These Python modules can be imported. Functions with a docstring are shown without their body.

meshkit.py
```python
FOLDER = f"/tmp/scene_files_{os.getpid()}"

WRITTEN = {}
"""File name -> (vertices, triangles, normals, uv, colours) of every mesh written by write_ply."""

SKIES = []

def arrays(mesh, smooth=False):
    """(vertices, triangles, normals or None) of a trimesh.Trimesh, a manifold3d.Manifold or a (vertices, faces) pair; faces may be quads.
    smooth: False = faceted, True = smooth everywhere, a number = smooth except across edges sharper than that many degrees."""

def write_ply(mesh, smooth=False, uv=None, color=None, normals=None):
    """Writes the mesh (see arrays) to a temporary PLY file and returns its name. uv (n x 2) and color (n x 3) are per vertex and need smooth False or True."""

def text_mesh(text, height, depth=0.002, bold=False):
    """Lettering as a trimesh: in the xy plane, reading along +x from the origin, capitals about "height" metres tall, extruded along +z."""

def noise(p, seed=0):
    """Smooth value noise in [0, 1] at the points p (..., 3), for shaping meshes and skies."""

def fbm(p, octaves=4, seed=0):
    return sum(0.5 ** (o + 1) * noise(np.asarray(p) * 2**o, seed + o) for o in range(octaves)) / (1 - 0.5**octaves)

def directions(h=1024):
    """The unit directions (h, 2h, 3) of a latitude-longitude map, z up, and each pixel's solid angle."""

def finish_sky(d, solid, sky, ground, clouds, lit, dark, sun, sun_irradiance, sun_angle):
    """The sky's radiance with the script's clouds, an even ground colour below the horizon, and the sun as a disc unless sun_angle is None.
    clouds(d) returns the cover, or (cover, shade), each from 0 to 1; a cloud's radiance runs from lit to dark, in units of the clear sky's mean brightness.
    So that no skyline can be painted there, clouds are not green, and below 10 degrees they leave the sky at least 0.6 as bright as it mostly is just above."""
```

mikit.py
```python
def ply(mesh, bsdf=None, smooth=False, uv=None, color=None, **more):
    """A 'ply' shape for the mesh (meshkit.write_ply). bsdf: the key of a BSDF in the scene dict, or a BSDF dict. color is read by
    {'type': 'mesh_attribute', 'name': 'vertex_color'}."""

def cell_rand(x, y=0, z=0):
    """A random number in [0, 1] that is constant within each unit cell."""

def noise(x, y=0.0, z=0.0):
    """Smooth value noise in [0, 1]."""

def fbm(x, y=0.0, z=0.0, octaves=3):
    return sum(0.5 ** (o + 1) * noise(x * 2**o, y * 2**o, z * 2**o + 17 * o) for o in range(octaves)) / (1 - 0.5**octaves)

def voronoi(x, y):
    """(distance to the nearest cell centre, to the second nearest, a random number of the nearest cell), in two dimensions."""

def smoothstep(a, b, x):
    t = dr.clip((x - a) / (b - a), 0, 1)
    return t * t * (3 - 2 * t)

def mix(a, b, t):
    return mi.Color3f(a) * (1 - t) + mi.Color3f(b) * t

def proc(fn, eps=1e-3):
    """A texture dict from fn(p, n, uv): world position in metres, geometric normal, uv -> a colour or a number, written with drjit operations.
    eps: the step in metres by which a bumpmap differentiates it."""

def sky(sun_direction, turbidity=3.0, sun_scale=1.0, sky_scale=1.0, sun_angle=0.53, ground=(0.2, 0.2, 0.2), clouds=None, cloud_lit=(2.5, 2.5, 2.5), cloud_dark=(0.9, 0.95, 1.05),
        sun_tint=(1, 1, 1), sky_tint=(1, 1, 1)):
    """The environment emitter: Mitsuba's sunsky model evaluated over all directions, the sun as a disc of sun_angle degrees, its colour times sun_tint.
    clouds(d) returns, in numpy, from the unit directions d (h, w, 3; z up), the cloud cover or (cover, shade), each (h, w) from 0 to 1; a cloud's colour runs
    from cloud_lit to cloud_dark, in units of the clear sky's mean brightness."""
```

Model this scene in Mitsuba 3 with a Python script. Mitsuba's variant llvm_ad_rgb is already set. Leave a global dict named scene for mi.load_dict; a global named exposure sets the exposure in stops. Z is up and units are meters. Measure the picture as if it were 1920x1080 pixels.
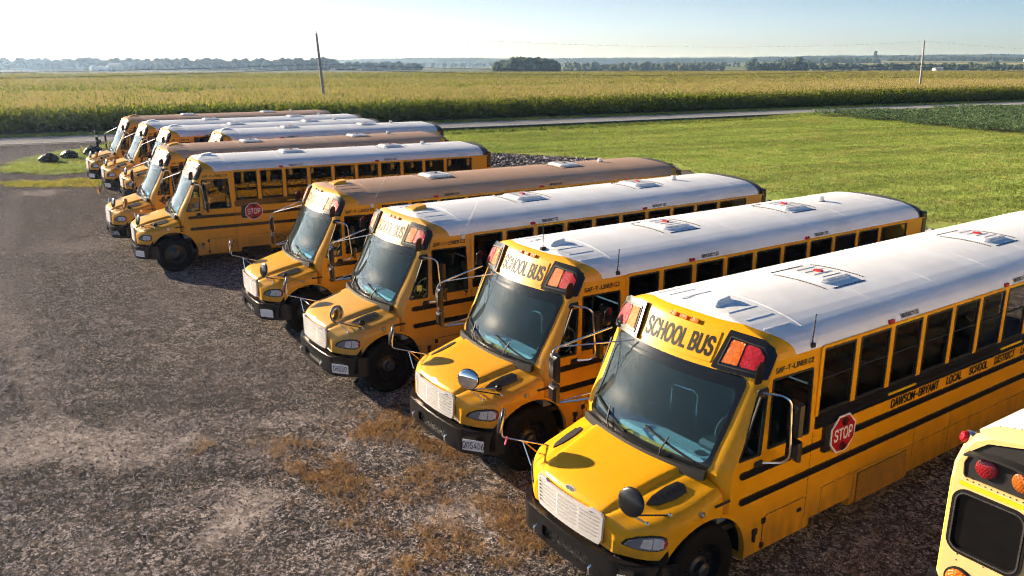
import math, random
import numpy as np, trimesh, drjit as dr, mitsuba as mi, manifold3d as m3
import mikit, meshkit
from shapely.geometry import Polygon, Point, LineString, box as sbox
from shapely import affinity
from scipy.interpolate import PchipInterpolator
from mikit import proc, noise, fbm, voronoi, smoothstep, mix, cell_rand
rng = np.random.default_rng(7); random.seed(7)
T = mi.ScalarTransform4f
scene, labels = {}, {}

# ------------------------------------------------------------------ camera, sky, air, exposure
CAM_H, PITCH, TILT = 6.0525, math.radians(15.1627), 0.0126917
cp, sp_ = math.cos(PITCH), math.sin(PITCH)
scene['camera'] = {'type': 'perspective', 'fov': 63.55, 'fov_axis': 'x', 'near_clip': 0.1, 'far_clip': 20000.0,
    'to_world': T().look_at(origin=[0, 0, CAM_H], target=[0, cp, CAM_H - sp_], up=[0, 0, 1]),
    'medium': {'type': 'ref', 'id': 'air'}}
SUN_AZ, SUN_EL = math.radians(150), math.radians(18.5)
sun_dir = [math.cos(SUN_EL) * math.cos(SUN_AZ), math.cos(SUN_EL) * math.sin(SUN_AZ), math.sin(SUN_EL)]
def veil(d):
    """Thin milky morning haze low in the sky, whiter towards the sun."""
    el = np.degrees(np.arcsin(np.clip(d[..., 2], -1, 1))); az = np.arctan2(d[..., 1], d[..., 0]) - SUN_AZ
    toward = .5 + .5 * np.cos(az); cover = .95 * np.exp(-np.maximum(el, 0) / 4.5) * (.96 + .08 * meshkit.fbm(d * [3, 3, 16], 3))
    return cover, np.clip(1.25 - 1.45 * toward ** 1.3 + el * .045, 0, 1)
scene['sky'] = mikit.sky(sun_dir, turbidity=2.6, sun_scale=1.35, sky_scale=0.27, sun_tint=(0.85, 0.96, 1.27), sky_tint=(0.66, 0.96, 1.38), clouds=veil, cloud_lit=(14.5, 16.2, 17.8), cloud_dark=(3.0, 5.8, 9.2))
exposure = 3.1
scene['air'] = {'type': 'homogeneous', 'albedo': {'type': 'rgb', 'value': [0.90, 0.95, 0.99]},
    'sigma_t': {'type': 'rgb', 'value': [0.00015, 0.00021, 0.00032]}, 'phase': {'type': 'hg', 'g': 0.72}}
scene['clear_air_boundary'] = {'type': 'null'}
scene['haze'] = {'type': 'cube', 'to_world': T().translate([0, 2400, 55]).scale([4500, 3000, 75]),
    'bsdf': {'type': 'null'}, 'interior': {'type': 'ref', 'id': 'air'}}
del scene['clear_air_boundary']
labels['haze'] = {'label': 'thin morning haze over the far fields', 'kind': 'stuff', 'category': 'haze'}

# ------------------------------------------------------------------ materials
def P(name, color, rough=0.5, metal=0.0, spec=0.5, coat=0.0, coat_gloss=0.9, two=True, bump=None):
    col = color if isinstance(color, dict) else {'type': 'rgb', 'value': list(color)}
    d = {'type': 'principled', 'base_color': col, 'roughness': rough, 'metallic': metal, 'specular': spec}
    if coat: d['clearcoat'], d['clearcoat_gloss'] = coat, coat_gloss
    if bump: d = {'type': 'bumpmap', 'arbitrary': bump[0], 'scale': bump[1], 'bsdf': d}
    scene[name] = {'type': 'twosided', 'bsdf': d} if two else d
    return name

def dusty(base, dust, amount, streak, grime=.8):
    b, d = mi.ScalarColor3f(base), mi.ScalarColor3f(dust)
    def fn(p, n, uv):
        t = fbm(p.x * 1.3, p.y * 1.3, p.z * 1.3, 3)
        s = noise(p.x * 9, p.y * 9, p.z * 1.5)
        c = mix(b, d, dr.clip((smoothstep(0.35, 0.8, t) * 0.7 + s * streak) * amount, 0, 1))
        h = p.z - TILT * p.y                                         # road grime splashed up the skirts
        g = smoothstep(1.25, .45, h + .5 * (fbm(p.x * 2.1, p.y * 2.1, p.z * 4, 3) - .5)) * (.25 + .5 * noise(p.x * 14, p.y * 14, p.z * 3))
        return mix(c, (.13, .085, .045), g * grime)
    return fn
P('yellow_new', proc(dusty((.84, .385, .005), (.68, .36, .05), .25, .2)), .32, spec=.12, coat=.6, coat_gloss=.97)
P('yellow_worn', proc(dusty((.70, .335, .02), (.60, .38, .14), .65, .4)), .36, spec=.22, coat=.9, coat_gloss=.95)
P('yellow_older', proc(dusty((.78, .350, .008), (.62, .37, .07), .4, .3)), .32, spec=.22, coat=1.0, coat_gloss=.955)
P('cream_yellow', proc(dusty((.80, .55, .22), (.70, .52, .28), .4, .3)), .42, coat=.3)
P('tape_yellow', (.85, .55, .01), .5)
P('roof_white', proc(dusty((.86, .88, .91), (.66, .66, .66), .6, .3, .0)), .42, spec=.4)
P('roof_tan', proc(dusty((.50, .31, .19), (.46, .33, .26), .8, .4)), .5, spec=.5)
P('black_gloss', (.012, .012, .014), .22, spec=.5)
P('black_matte', (.016, .016, .017), .55)
P('letter_black', (.010, .010, .011), .5, spec=.15)
P('frit', (.010, .011, .013), .12)
P('rubber', (.006, .006, .006), .8, spec=.25)
P('chrome', (.75, .75, .77), .12, metal=1)
P('grille_silver', (.72, .72, .74), .35, metal=.35, spec=.6)
P('mirror_glass', (.85, .86, .88), .03, metal=1)
P('lens_clear', (.46, .53, .62), .1, spec=.7, coat=1)
P('reflector', (.62, .68, .76), .3, metal=.6)
prism = proc(lambda p, n, uv: noise(p.x * 70, p.y * 70, p.z * 70), 3e-3)
P('lens_red', proc(lambda p, n, uv: mix((.32, .003, .010), (.62, .012, .035), noise(p.x * 60, p.y * 60, p.z * 60))), .3, spec=.25, coat=.35, bump=(prism, .010))
P('lens_amber', proc(lambda p, n, uv: mix((.55, .085, .003), (.90, .21, .010), noise(p.x * 60, p.y * 60, p.z * 60))), .3, spec=.25, coat=.35, bump=(prism, .010))
P('sign_red', (.42, .012, .02), .45)
P('white_paint', (.78, .78, .78), .5)
P('lining', (.10, .10, .095), .7)
P('seat_vinyl', (.020, .024, .023), .55)
P('dash_gray', (.28, .33, .34), .6)
P('sticker_orange', (.75, .25, .02), .6)
P('sticker_yellow', (.8, .75, .1), .6)
P('tube_yellow', (.75, .38, .02), .35, coat=.5)
P('ribbon_pink', (.85, .08, .25), .6)
P('decal_blue', (.015, .018, .03), .3)
scene['windshield_glass'] = {'type': 'blendbsdf', 'weight': .12, 'clear': {'type': 'thindielectric', 'int_ior': 1.95, 'specular_transmittance': {'type': 'rgb', 'value': [.50, .76, .80]}},
    'dew': {'type': 'principledthin', 'base_color': {'type': 'rgb', 'value': [.36, .66, .84]}, 'roughness': .20, 'spec_trans': .72, 'eta': 1.6, 'diff_trans': 0.0}}
scene['tinted_glass'] = {'type': 'thindielectric', 'int_ior': 1.38, 'specular_transmittance': {'type': 'rgb', 'value': [.16, .175, .175]}}

# ------------------------------------------------------------------ ground heights (metres; y runs away from the camera)
def G(y):
    y = np.asarray(y, float); a = TILT
    z = np.where(y < 60, a * y, np.where(y < 110, a * (y - (y - 60) ** 2 / 100), np.where(y < 130, a * 85 - .003 * (y - 110) ** 2 / 40, a * 85 - .03 - .003 * (y - 130))))
    return np.maximum(z, -2.4)
RX = np.array([-1200, -200, -34.9, -4.5, 29.4, 65.1, 400, 1500.0]); RY = np.array([-523, -16, 56.6, 70.3, 88.3, 107.2, 278, 850.0])
road_y = PchipInterpolator(RX, RY)
COSR = .885
def rdist(x, y): return (road_y(x) - y) * COSR                    # > 0 on the camera's side of the road
def gz(x, y):
    x, y = np.asarray(x, float), np.asarray(y, float)
    d = rdist(x, y)
    prof = np.interp(d, [-.2, 0, .9, 2.0, 4.0, 6.0], [0, 0, -.62, -.66, -.25, 0])
    w = np.clip((x + 14) / 5, 0, 1) * np.clip((33 - x) / 8, 0, 1)
    return G(y) + prof * w
LOT = T().translate([0, 0, CAM_H]).rotate([1, 0, 0], math.degrees(TILT)).translate([0, 0, -CAM_H])

# ------------------------------------------------------------------ small helpers
def numbered(key):
    if key not in taken: taken.add(key); return key
    i = 1
    while f'{key}_{i:03d}' in taken: i += 1
    k = f'{key}_{i:03d}'; taken.add(k); return k
taken = set()
def tag(key, label, cat, group=None, kind=None):
    labels[key] = {'label': label}
    if cat: labels[key]['category'] = cat
    if group: labels[key]['group'] = group
    if kind: labels[key]['kind'] = kind
def cat(ms): return trimesh.util.concatenate([as_tm(m) for m in ms])
def as_tm(m):
    if hasattr(m, 'to_mesh'):
        q = m.to_mesh(); return trimesh.Trimesh(np.array(q.vert_properties[:, :3], float), np.array(q.tri_verts), process=False)
    if isinstance(m, tuple):
        v, f, _ = meshkit.arrays(m); return trimesh.Trimesh(v, f, process=False)
    return m
def man(m):
    m = as_tm(m); m = trimesh.Trimesh(m.vertices, m.faces, process=True)
    return m3.Manifold(m3.Mesh(np.asarray(m.vertices, np.float32), np.asarray(m.faces, np.uint32)))
def cbox(lo, hi, c=.012):
    lo, hi = np.array(lo, float), np.array(hi, float); c = min(c, (hi - lo).min() * .45); pts = []
    for s in np.ndindex(2, 2, 2):
        p = np.where(s, hi, lo); q = np.where(s, -1, 1) * c
        for k in range(3):
            w = p + q; w[k] = p[k]; pts.append(w)
    return trimesh.convex.convex_hull(np.array(pts))
def tube(pts, r, n=8, closed_ends=True):
    p = np.asarray(pts, float); rr = np.broadcast_to(np.asarray(r, float), (len(p),))
    t = np.gradient(p, axis=0); t /= np.linalg.norm(t, axis=1, keepdims=True) + 1e-12
    ref = np.where(np.abs(t[:, 2:]) < .9, [0, 0, 1.0], [1.0, 0, 0]); a = np.cross(t, ref); a /= np.linalg.norm(a, axis=1, keepdims=True) + 1e-12
    for i in range(1, len(p)):
        a[i] = a[i - 1] - t[i] * (a[i - 1] @ t[i]); a[i] /= np.linalg.norm(a[i]) + 1e-12
    b = np.cross(t, a); ang = np.arange(n) * 2 * np.pi / n
    v = p[:, None] + rr[:, None, None] * (np.cos(ang)[None, :, None] * a[:, None] + np.sin(ang)[None, :, None] * b[:, None])
    f = []
    for i in range(len(p) - 1):
        for j in range(n):
            k = (j + 1) % n; q = [i * n + j, i * n + k, (i + 1) * n + k, (i + 1) * n + j]; f += [[q[0], q[1], q[2]], [q[0], q[2], q[3]]]
    v = list(v.reshape(-1, 3)) + [p[0], p[-1]]; m = len(v)
    for j in range(n):
        k = (j + 1) % n; f += [[m - 2, k, j], [m - 1, (len(p) - 1) * n + j, (len(p) - 1) * n + k]]
    return trimesh.Trimesh(np.array(v), np.array(f), process=False)
def bend(pts, r=.06, n=4):
    p = [np.array(q, float) for q in pts]; out = [p[0]]
    for a, b, c in zip(p, p[1:], p[2:]):
        u, w = (a - b), (c - b); ra = min(r, np.linalg.norm(u) * .45, np.linalg.norm(w) * .45)
        s, e = b + u / np.linalg.norm(u) * ra, b + w / np.linalg.norm(w) * ra
        for t in np.linspace(0, 1, n + 1): out.append((1 - t) ** 2 * s + 2 * t * (1 - t) * b + t * t * e)
    return np.array(out + [p[-1]])
def lathe(prof, n=32):                                             # about z
    prof = np.array(prof, float); a = np.arange(n) * 2 * np.pi / n
    v = np.stack([prof[:, :1] * np.cos(a), prof[:, :1] * np.sin(a), np.repeat(prof[:, 1:], n, 1)], -1).reshape(-1, 3); f = []
    for i in range(len(prof) - 1):
        for j in range(n):
            k = (j + 1) % n; q = [i * n + j, i * n + k, (i + 1) * n + k, (i + 1) * n + j]; f += [[q[0], q[1], q[2]], [q[0], q[2], q[3]]]
    return trimesh.Trimesh(v, np.array(f), process=False)
def extr(poly, d): return cat([trimesh.creation.extrude_polygon(g, d, engine='earcut') for g in getattr(poly, 'geoms', [poly])])
def rrect(x0, y0, x1, y1, r): return sbox(x0 + r, y0 + r, x1 - r, y1 - r).buffer(r, quad_segs=5)
def rpoly(pts, r): return Polygon(pts).buffer(-r).buffer(r, quad_segs=5)
def mapped(mesh, M):                                               # columns of M: images of x, y, z; then the origin
    m = as_tm(mesh).copy(); v = m.vertices @ np.array(M[:3], float) + np.array(M[3], float); return trimesh.Trimesh(v, m.faces, process=False)
def rot(m, ax, deg, at=(0, 0, 0)):
    m = as_tm(m).copy(); m.apply_transform(trimesh.transformations.rotation_matrix(math.radians(deg), ax, at)); return m
def mv(m, d): m = as_tm(m).copy(); m.apply_translation(d); return m
def on_side(poly, th, s0=0, z0=0, y=-1.22): return mapped(extr(poly, th), [[1, 0, 0], [0, 0, 1], [0, -1, 0], [s0, y, z0]])   # proud of the driver's side
def on_pside(poly, th, y=1.22): return mapped(extr(affinity.scale(poly, -1, 1, origin=(0, 0)), th), [[-1, 0, 0], [0, 0, 1], [0, 1, 0], [0, y, 0]])
def text(s, h, wide=.62, bold=False, depth=.003):
    m = meshkit.text_mesh(s, h, depth, bold); m.apply_scale([wide, 1, 1]); return m

def heavy(s, h, wide, d): return cat([text(s, h, wide, True, .003 + .0004 * i).apply_translation([dx, 0, 0]) for i, dx in enumerate((-d, 0, d))])
# ================================================================== the school bus
# local frame: x = metres behind the front bumper, y = towards the entrance side (the driver's side is -y), z = up
_z = np.array([.2, 1.45, 1.6, 2.1, 2.6, 2.84, 3.0, 3.06, 3.11, 3.15, 3.17]); _s = np.array([1.06, 1.06, 1.08, 1.325, 1.575, 1.70, 1.785, 1.835, 1.93, 2.15, 2.6])
_sf = PchipInterpolator(_z, _s)
def F(y, z):
    y = np.abs(y); return _sf(np.clip(z, .2, 3.17)) + .16 * y * y + np.maximum(0, y - 1.06) ** 2 * 2.2
def Fn(y, z):
    e = 1e-3; n = np.stack([-np.ones_like(y), (F(y + e, z) - F(y - e, z)) / (2 * e), (F(y, z + e) - F(y, z - e)) / (2 * e)], -1)
    return n / np.linalg.norm(n, axis=-1, keepdims=True)
def fmap(poly, th, off, fine=.09):                                 # a polygon (a = -y, b = z) bent onto the front of the cab
    m = man(extr(poly, th) if not hasattr(poly, 'faces') else poly)
    if fine: m = m.refine_to_length(fine)
    m = as_tm(m); a, b, d = m.vertices.T; y, z = -a, b; n = Fn(y, z)
    return trimesh.Trimesh(np.stack([F(y, z), y, z], -1) + n * (off + d)[:, None], m.faces, process=False)
def section(inset=0.0, floor=.42):
    q = [(1.2, floor), (1.22, floor + .03), (1.22, 2.0), (1.215, 2.80), (1.195, 2.87), (1.15, 2.935), (1.08, 2.985), (1.0, 3.02), (.9, 3.05), (.75, 3.085), (.55, 3.118), (.3, 3.145), (0, 3.155)]
    q = [(x, z) for x, z in q] + [(-x, z) for x, z in q[-2::-1]]
    return Polygon(q).buffer(-inset, join_style=2) if inset else Polygon(q)
def front_solid(back, shift=0.0):
    ys = np.concatenate([[-1.3], np.linspace(-1.22, -1.05, 5), np.linspace(-.9, .9, 13), np.linspace(1.05, 1.22, 5), [1.3]]); zs = np.concatenate([[.2, 1.0, 1.45], np.linspace(1.6, 2.6, 11), np.linspace(2.68, 3.17, 12)])
    Y, Z = np.meshgrid(ys, zs); n, m = Y.shape
    A = np.stack([F(Y, Z) + shift, Y, Z], -1).reshape(-1, 3); B = A.copy(); B[:, 0] = back; v = np.vstack([A, B]); f = []
    idx = lambda i, j: i * m + j
    N = n * m
    for i in range(n - 1):
        for j in range(m - 1):
            a, b, c, d = idx(i, j), idx(i, j + 1), idx(i + 1, j + 1), idx(i + 1, j); f += [[a, c, b], [a, d, c], [N + a, N + b, N + c], [N + a, N + c, N + d]]
    for i in range(n - 1):
        for j, fl in ((0, 0), (m - 1, 1)):
            a, d = idx(i, j), idx(i + 1, j); q = [[a, N + a, N + d], [a, N + d, d]]; f += [t[::-1] for t in q] if fl else q
    for j in range(m - 1):
        for i, fl in ((0, 1), (n - 1, 0)):
            a, b = idx(i, j), idx(i, j + 1); q = [[a, N + a, N + b], [a, N + b, b]]; f += [t[::-1] for t in q] if fl else q
    M = trimesh.Trimesh(v, np.array(f), process=False)
    if M.volume < 0: M.invert()
    return man(M)
def along(poly, s0, s1):                                           # a (y, z) polygon run from s0 to s1
    return man(mapped(extr(poly, s1 - s0), [[0, 1, 0], [0, 0, 1], [1, 0, 0], [s0, 0, 0]]))
def cyl_y(x, z, r, y0, y1, n=40):
    return man(mapped(extr(Point(0, 0).buffer(r, quad_segs=n // 4), y1 - y0), [[1, 0, 0], [0, 0, 1], [0, -1, 0], [x, y1, z]]))
def xz_prism(poly, y0, y1): return man(mapped(extr(poly, y1 - y0), [[1, 0, 0], [0, 0, 1], [0, -1, 0], [0, y1, 0]]))
def xy_prism(poly, z0, z1): return man(mv(extr(poly, z1 - z0), [0, 0, z0]))

# hood: sections along x
_hs = np.array([.05, .09, .16, .26, .40, .58, .80, 1.03, 1.26])
_hw = np.array([.70, .80, .93, 1.035, 1.11, 1.165, 1.20, 1.215, 1.22]); _hzs = np.array([1.10, 1.165, 1.20, 1.225, 1.26, 1.29, 1.33, 1.39, 1.46])
_hzh = np.array([1.235, 1.285, 1.325, 1.365, 1.41, 1.455, 1.51, 1.56, 1.595]); _hhw = np.array([.47, .52, .55, .57, .59, .61, .64, .68, .74])
_HW, _HZS, _HZH, _HHW = (PchipInterpolator(_hs, q) for q in (_hw, _hzs, _hzh, _hhw))
def hood_half(s):
    w, zs, zh, hw = _HW(s), _HZS(s), _HZH(s), _HHW(s); lo = .80
    gap = w - hw
    P_ = np.array([(w - .01, lo), (w, lo + .05), (w + .004, (lo + zs) / 2), (w - .004, zs - .10), (w - .03, zs - .035), (w - .085, zs), (hw + gap * .55, zs + (zh - zs) * .30), (hw + gap * .28, zs + (zh - zs) * .62), (hw + .05, zh - .048), (hw + .014, zh - .010), (hw - .02, zh + .001), (hw * .6, zh + .014), (hw * .3, zh + .02), (0, zh + .022)])
    t = np.r_[0, np.cumsum(np.linalg.norm(np.diff(P_, axis=0), axis=1))]; t /= t[-1]
    u = np.r_[np.linspace(0, t[5], 10)[:-1], np.linspace(t[5], t[10], 14)[:-1], np.linspace(t[10], 1, 8)]
    return np.stack([PchipInterpolator(t, P_[:, 0])(u), PchipInterpolator(t, P_[:, 1])(u)], -1)
def warp(s, y): return s + .075 * (y / .7) ** 2 * np.clip(1 - s / .5, 0, 1)
def hood_z(s, y):
    y = np.abs(y); h = hood_half(min(max(s, .05), 1.26))[9:]; return float(np.interp(y, h[::-1, 0], h[::-1, 1]))
def make_hood():
    ss = np.r_[.05, .062, .08, np.linspace(.1, 1.26, 24)]; rings = []
    for s in ss:
        h = hood_half(s); r = np.vstack([h, h[-2::-1] * [-1, 1]]); rings.append(np.stack([warp(s, r[:, 0]), -r[:, 0], r[:, 1]], -1))
    R = np.array(rings); n, m = R.shape[:2]; v = R.reshape(-1, 3); f = []
    for i in range(n - 1):
        for j in range(m):
            k = (j + 1) % m; a, b, c, d = i * m + j, i * m + k, (i + 1) * m + k, (i + 1) * m + j; f += [[a, b, c], [a, c, d]]
    for i, fl in ((0, 0), (n - 1, 1)):                              # caps in strips across
        for j in range(m // 2):
            a, b, c, d = i * m + j, i * m + j + 1, i * m + m - 2 - j, i * m + m - 1 - j
            q = [[a, b, c], [a, c, d]] if b != c else [[a, b, d]]
            f += [t[::-1] for t in q] if fl == 0 else q
    M = trimesh.Trimesh(v, np.array(f), process=True); M.fix_normals()
    return man(M)
WX, WZ, WR = 1.05, .515, .515                                      # front wheel
def nose_map(poly, th, off):                                       # a polygon (s, z) laid on the side of the nose, driver's side
    m = as_tm(man(extr(poly, th)).refine_to_length(.04)); s, z, d = m.vertices.T
    w = np.array([_HW(q) for q in s]); e = .01; dw = np.array([(_HW(min(q + e, 1.26)) - _HW(max(q - e, .05))) / (2 * e) for q in s])
    X = np.array([warp(q, 1.0 * ww) for q, ww in zip(s, w)]); n = np.stack([-dw, -np.ones_like(dw)], -1); n /= np.linalg.norm(n, axis=1, keepdims=True)
    return trimesh.Trimesh(np.stack([X + n[:, 0] * (off + d), -w + n[:, 1] * (off + d), z], -1), m.faces, process=False)
def mir(m):
    m = as_tm(m).copy(); m.vertices[:, 1] *= -1; m.invert(); return m

WP, W0, NW = .7327, 2.80, 10                                       # window pitch, first window, windows a side
def window_spans(nw):
    out, s = [], W0
    for k in range(nw):
        e = 3.52 + WP * k if k < nw - 1 else 3.52 + WP * (k - 1) + .93
        out.append((s + (.03 if k == 0 else .05), e - (.05 if k < nw - 1 else .0))); s = e
    return out
def make_bus_parts(nw, hatch_s, tan):
    L = 3.52 + WP * (nw - 2) + .93 + .70; RA = L - 2.9              # overall length, rear axle
    parts = []                                                     # (suffix, mesh, material or role, smooth, label)
    def add(k, m, mat, smooth=30, label=None): parts.append((k, mikit.ply(as_tm(m), None, smooth), mat, label))
    spans = window_spans(nw)
    outer = along(section(), .9, L) ^ front_solid(L + 1)
    rear = xz_prism(Polygon([(-1, 0), (L - .02, 0), (L, .6), (L - .01, 2.45), (L - .05, 2.75), (L - .13, 2.95), (L - .28, 3.08), (L - .5, 3.16), (L - .5, 4), (-1, 4)]), -2, 2)
    outer = outer ^ rear
    inner = along(section(.035, .42), .9, L - .05) ^ front_solid(L + 1, .05)
    inner = inner - man(trimesh.creation.box(bounds=[[-1, -2, 0], [L, 2, .90]]))
    inner2 = along(section(.05, .42), .9, L - .065) ^ front_solid(L + 1, .06); inner2 = inner2 - man(trimesh.creation.box(bounds=[[-1, -2, 0], [L, 2, .915]]))
    ws_out = rpoly([(-1.0, 1.585), (1.0, 1.585), (1.045, 2.60), (-1.045, 2.60)], .10)
    ws_open = rpoly([(-.965, 1.62), (.965, 1.62), (1.0, 2.56), (-1.0, 2.56)], .08)
    cuts = [along(ws_open, .8, 2.15) - man(trimesh.creation.box(bounds=[[1.95, -2, 0], [3, 2, 4]]))]
    dw = rpoly([(1.93, 1.745), (2.70, 1.735), (2.665, 2.585), (1.93, 2.60)], .03); vw = rpoly([(1.44, 1.72), (1.835, 1.71), (1.865, 2.44), (1.74, 2.44)], .03)
    for p in [dw, vw] + [rrect(a, 1.945, b, 2.765, .02) for a, b in spans]: cuts.append(xz_prism(p, -1.5, 1.5))
    cut = m3.Manifold.batch_boolean(cuts, m3.OpType.Add)
    arch = cyl_y(WX, WZ + .02, .625, -2, 2) + cyl_y(RA, WZ, .62, -2, 2)
    skirt = man(trimesh.creation.box(bounds=[[2.88, -2, 0], [3.72, 2, .55]])) + man(trimesh.creation.box(bounds=[[5.06, -2, 0], [L + 1, 2, .50]]))
    shell = outer - inner - cut - arch - skirt
    # the space ahead of the firewall is the hood's
    shell = shell - man(trimesh.creation.box(bounds=[[0, -1.5, 0], [1.262, 1.5, 1.57]]))
    low, roof = shell.split_by_plane((0, 0, -1), -2.805)
    add('body', low, 'paint', 28)
    plan = Polygon([(1.9 + .42 * abs(t / 1.22) ** 3, t) for t in np.linspace(-1.3, 1.3, 41)] + [(L - .28 - .12 * abs(t / 1.3) ** 8 * 0, t) for t in np.linspace(1.3, -1.3, 21)])
    pr = xy_prism(plan, 2, 4)
    add('roof', roof ^ pr, 'roof', 28)
    cap = roof - pr; fc, rc = [max(q.decompose(), key=lambda m: m.volume()) for q in cap.split_by_plane((-1, 0, 0), -5.0)]
    add('front_roof_cap', fc, 'paint', 28); add('rear_roof_cap', rc, 'paint', 28)
    add('interior_lining', (inner - inner2) - cut - arch, 'lining', 28)
    # front end
    hood = make_hood()
    hood = hood - cyl_y(WX, WZ + .02, .625, -2, -.62) - cyl_y(WX, WZ + .02, .625, .62, 2)
    hood = hood - xz_prism(Polygon([(0, .7), (.50, .7), (.50, .835), (0, .835)]), -2, 2) - man(trimesh.creation.box(bounds=[[.6, -1.5, .7], [1.3, 1.5, .95]])) - man(trimesh.creation.box(bounds=[[1.245, -1.5, .5], [1.3, 1.5, 1.8]]))
    add('hood', hood, 'paint', 32)
    gp = Polygon([(-.53, .865), (.53, .865), (.565, .93), (.585, 1.20), (.56, 1.25), (.40, 1.262), (.36, 1.235), (-.36, 1.235), (-.40, 1.262), (-.56, 1.25), (-.585, 1.20), (-.565, .93)]).buffer(-.015).buffer(.015)
    def nose(poly, th, x0, fine=.12):
        m = as_tm(man(extr(poly, th)).refine_to_length(fine)); a, b, d = m.vertices.T; return trimesh.Trimesh(np.stack([warp(.05, a) + x0 - d - (1.25 - b) * .0, -a, b], -1), m.faces, process=False)
    add('grille__backing', nose(gp.buffer(-.012), .006, .002), 'black_matte')
    frame = nose(gp.difference(gp.buffer(-.035)), .03, .0)
    bars = [nose(sbox(-.56, z - .0098, .56, z + .0098).intersection(gp.buffer(-.02)), .026, -.003) for z in np.linspace(.915, 1.195, 7)] + [nose(sbox(x - .010, .89, x + .010, 1.22), .010, -.001) for x in (-.19, .19)]
    add('grille', frame, 'grille_silver', 25)
    for b in bars: add('grille__slat', b, 'grille_silver', 25)
    em = Point(0, 0).buffer(1); em = affinity.translate(affinity.scale(em, .085, .03), 0, 1.295)
    def emblem(poly, th, off):
        m = as_tm(man(extr(poly, th)).refine_to_length(.03)); a, b, d = m.vertices.T
        return trimesh.Trimesh(np.stack([.075 + (b - 1.265) * .62 - off * .8 - d * .8, -a, b + off * .4 + d * .4], -1), m.faces, process=False)
    add('emblem', emblem(em, .012, .0), 'chrome'); add('emblem__badge', emblem(affinity.scale(em, .86, .7), .004, .012), 'decal_blue')
    yy = np.linspace(-1.2, 1.2, 49); outl = np.stack([.0 + .05 * (yy / .8) ** 2 + np.maximum(0, np.abs(yy) - .72) ** 2 * 1.75, yy], -1)
    bp = Polygon(np.vstack([outl, outl[::-1] + [.11, 0]]))
    levels = [(0, .43, .012), (.0, .445, 0), (0, .79, 0), (0, .81, .025)]
    bump = m3.Manifold.batch_boolean([xy_prism(bp, .445, .775), xy_prism(bp.buffer(-.012), .43, .79), xy_prism(bp.buffer(-.006), .437, .784)], m3.OpType.Add)
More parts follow.
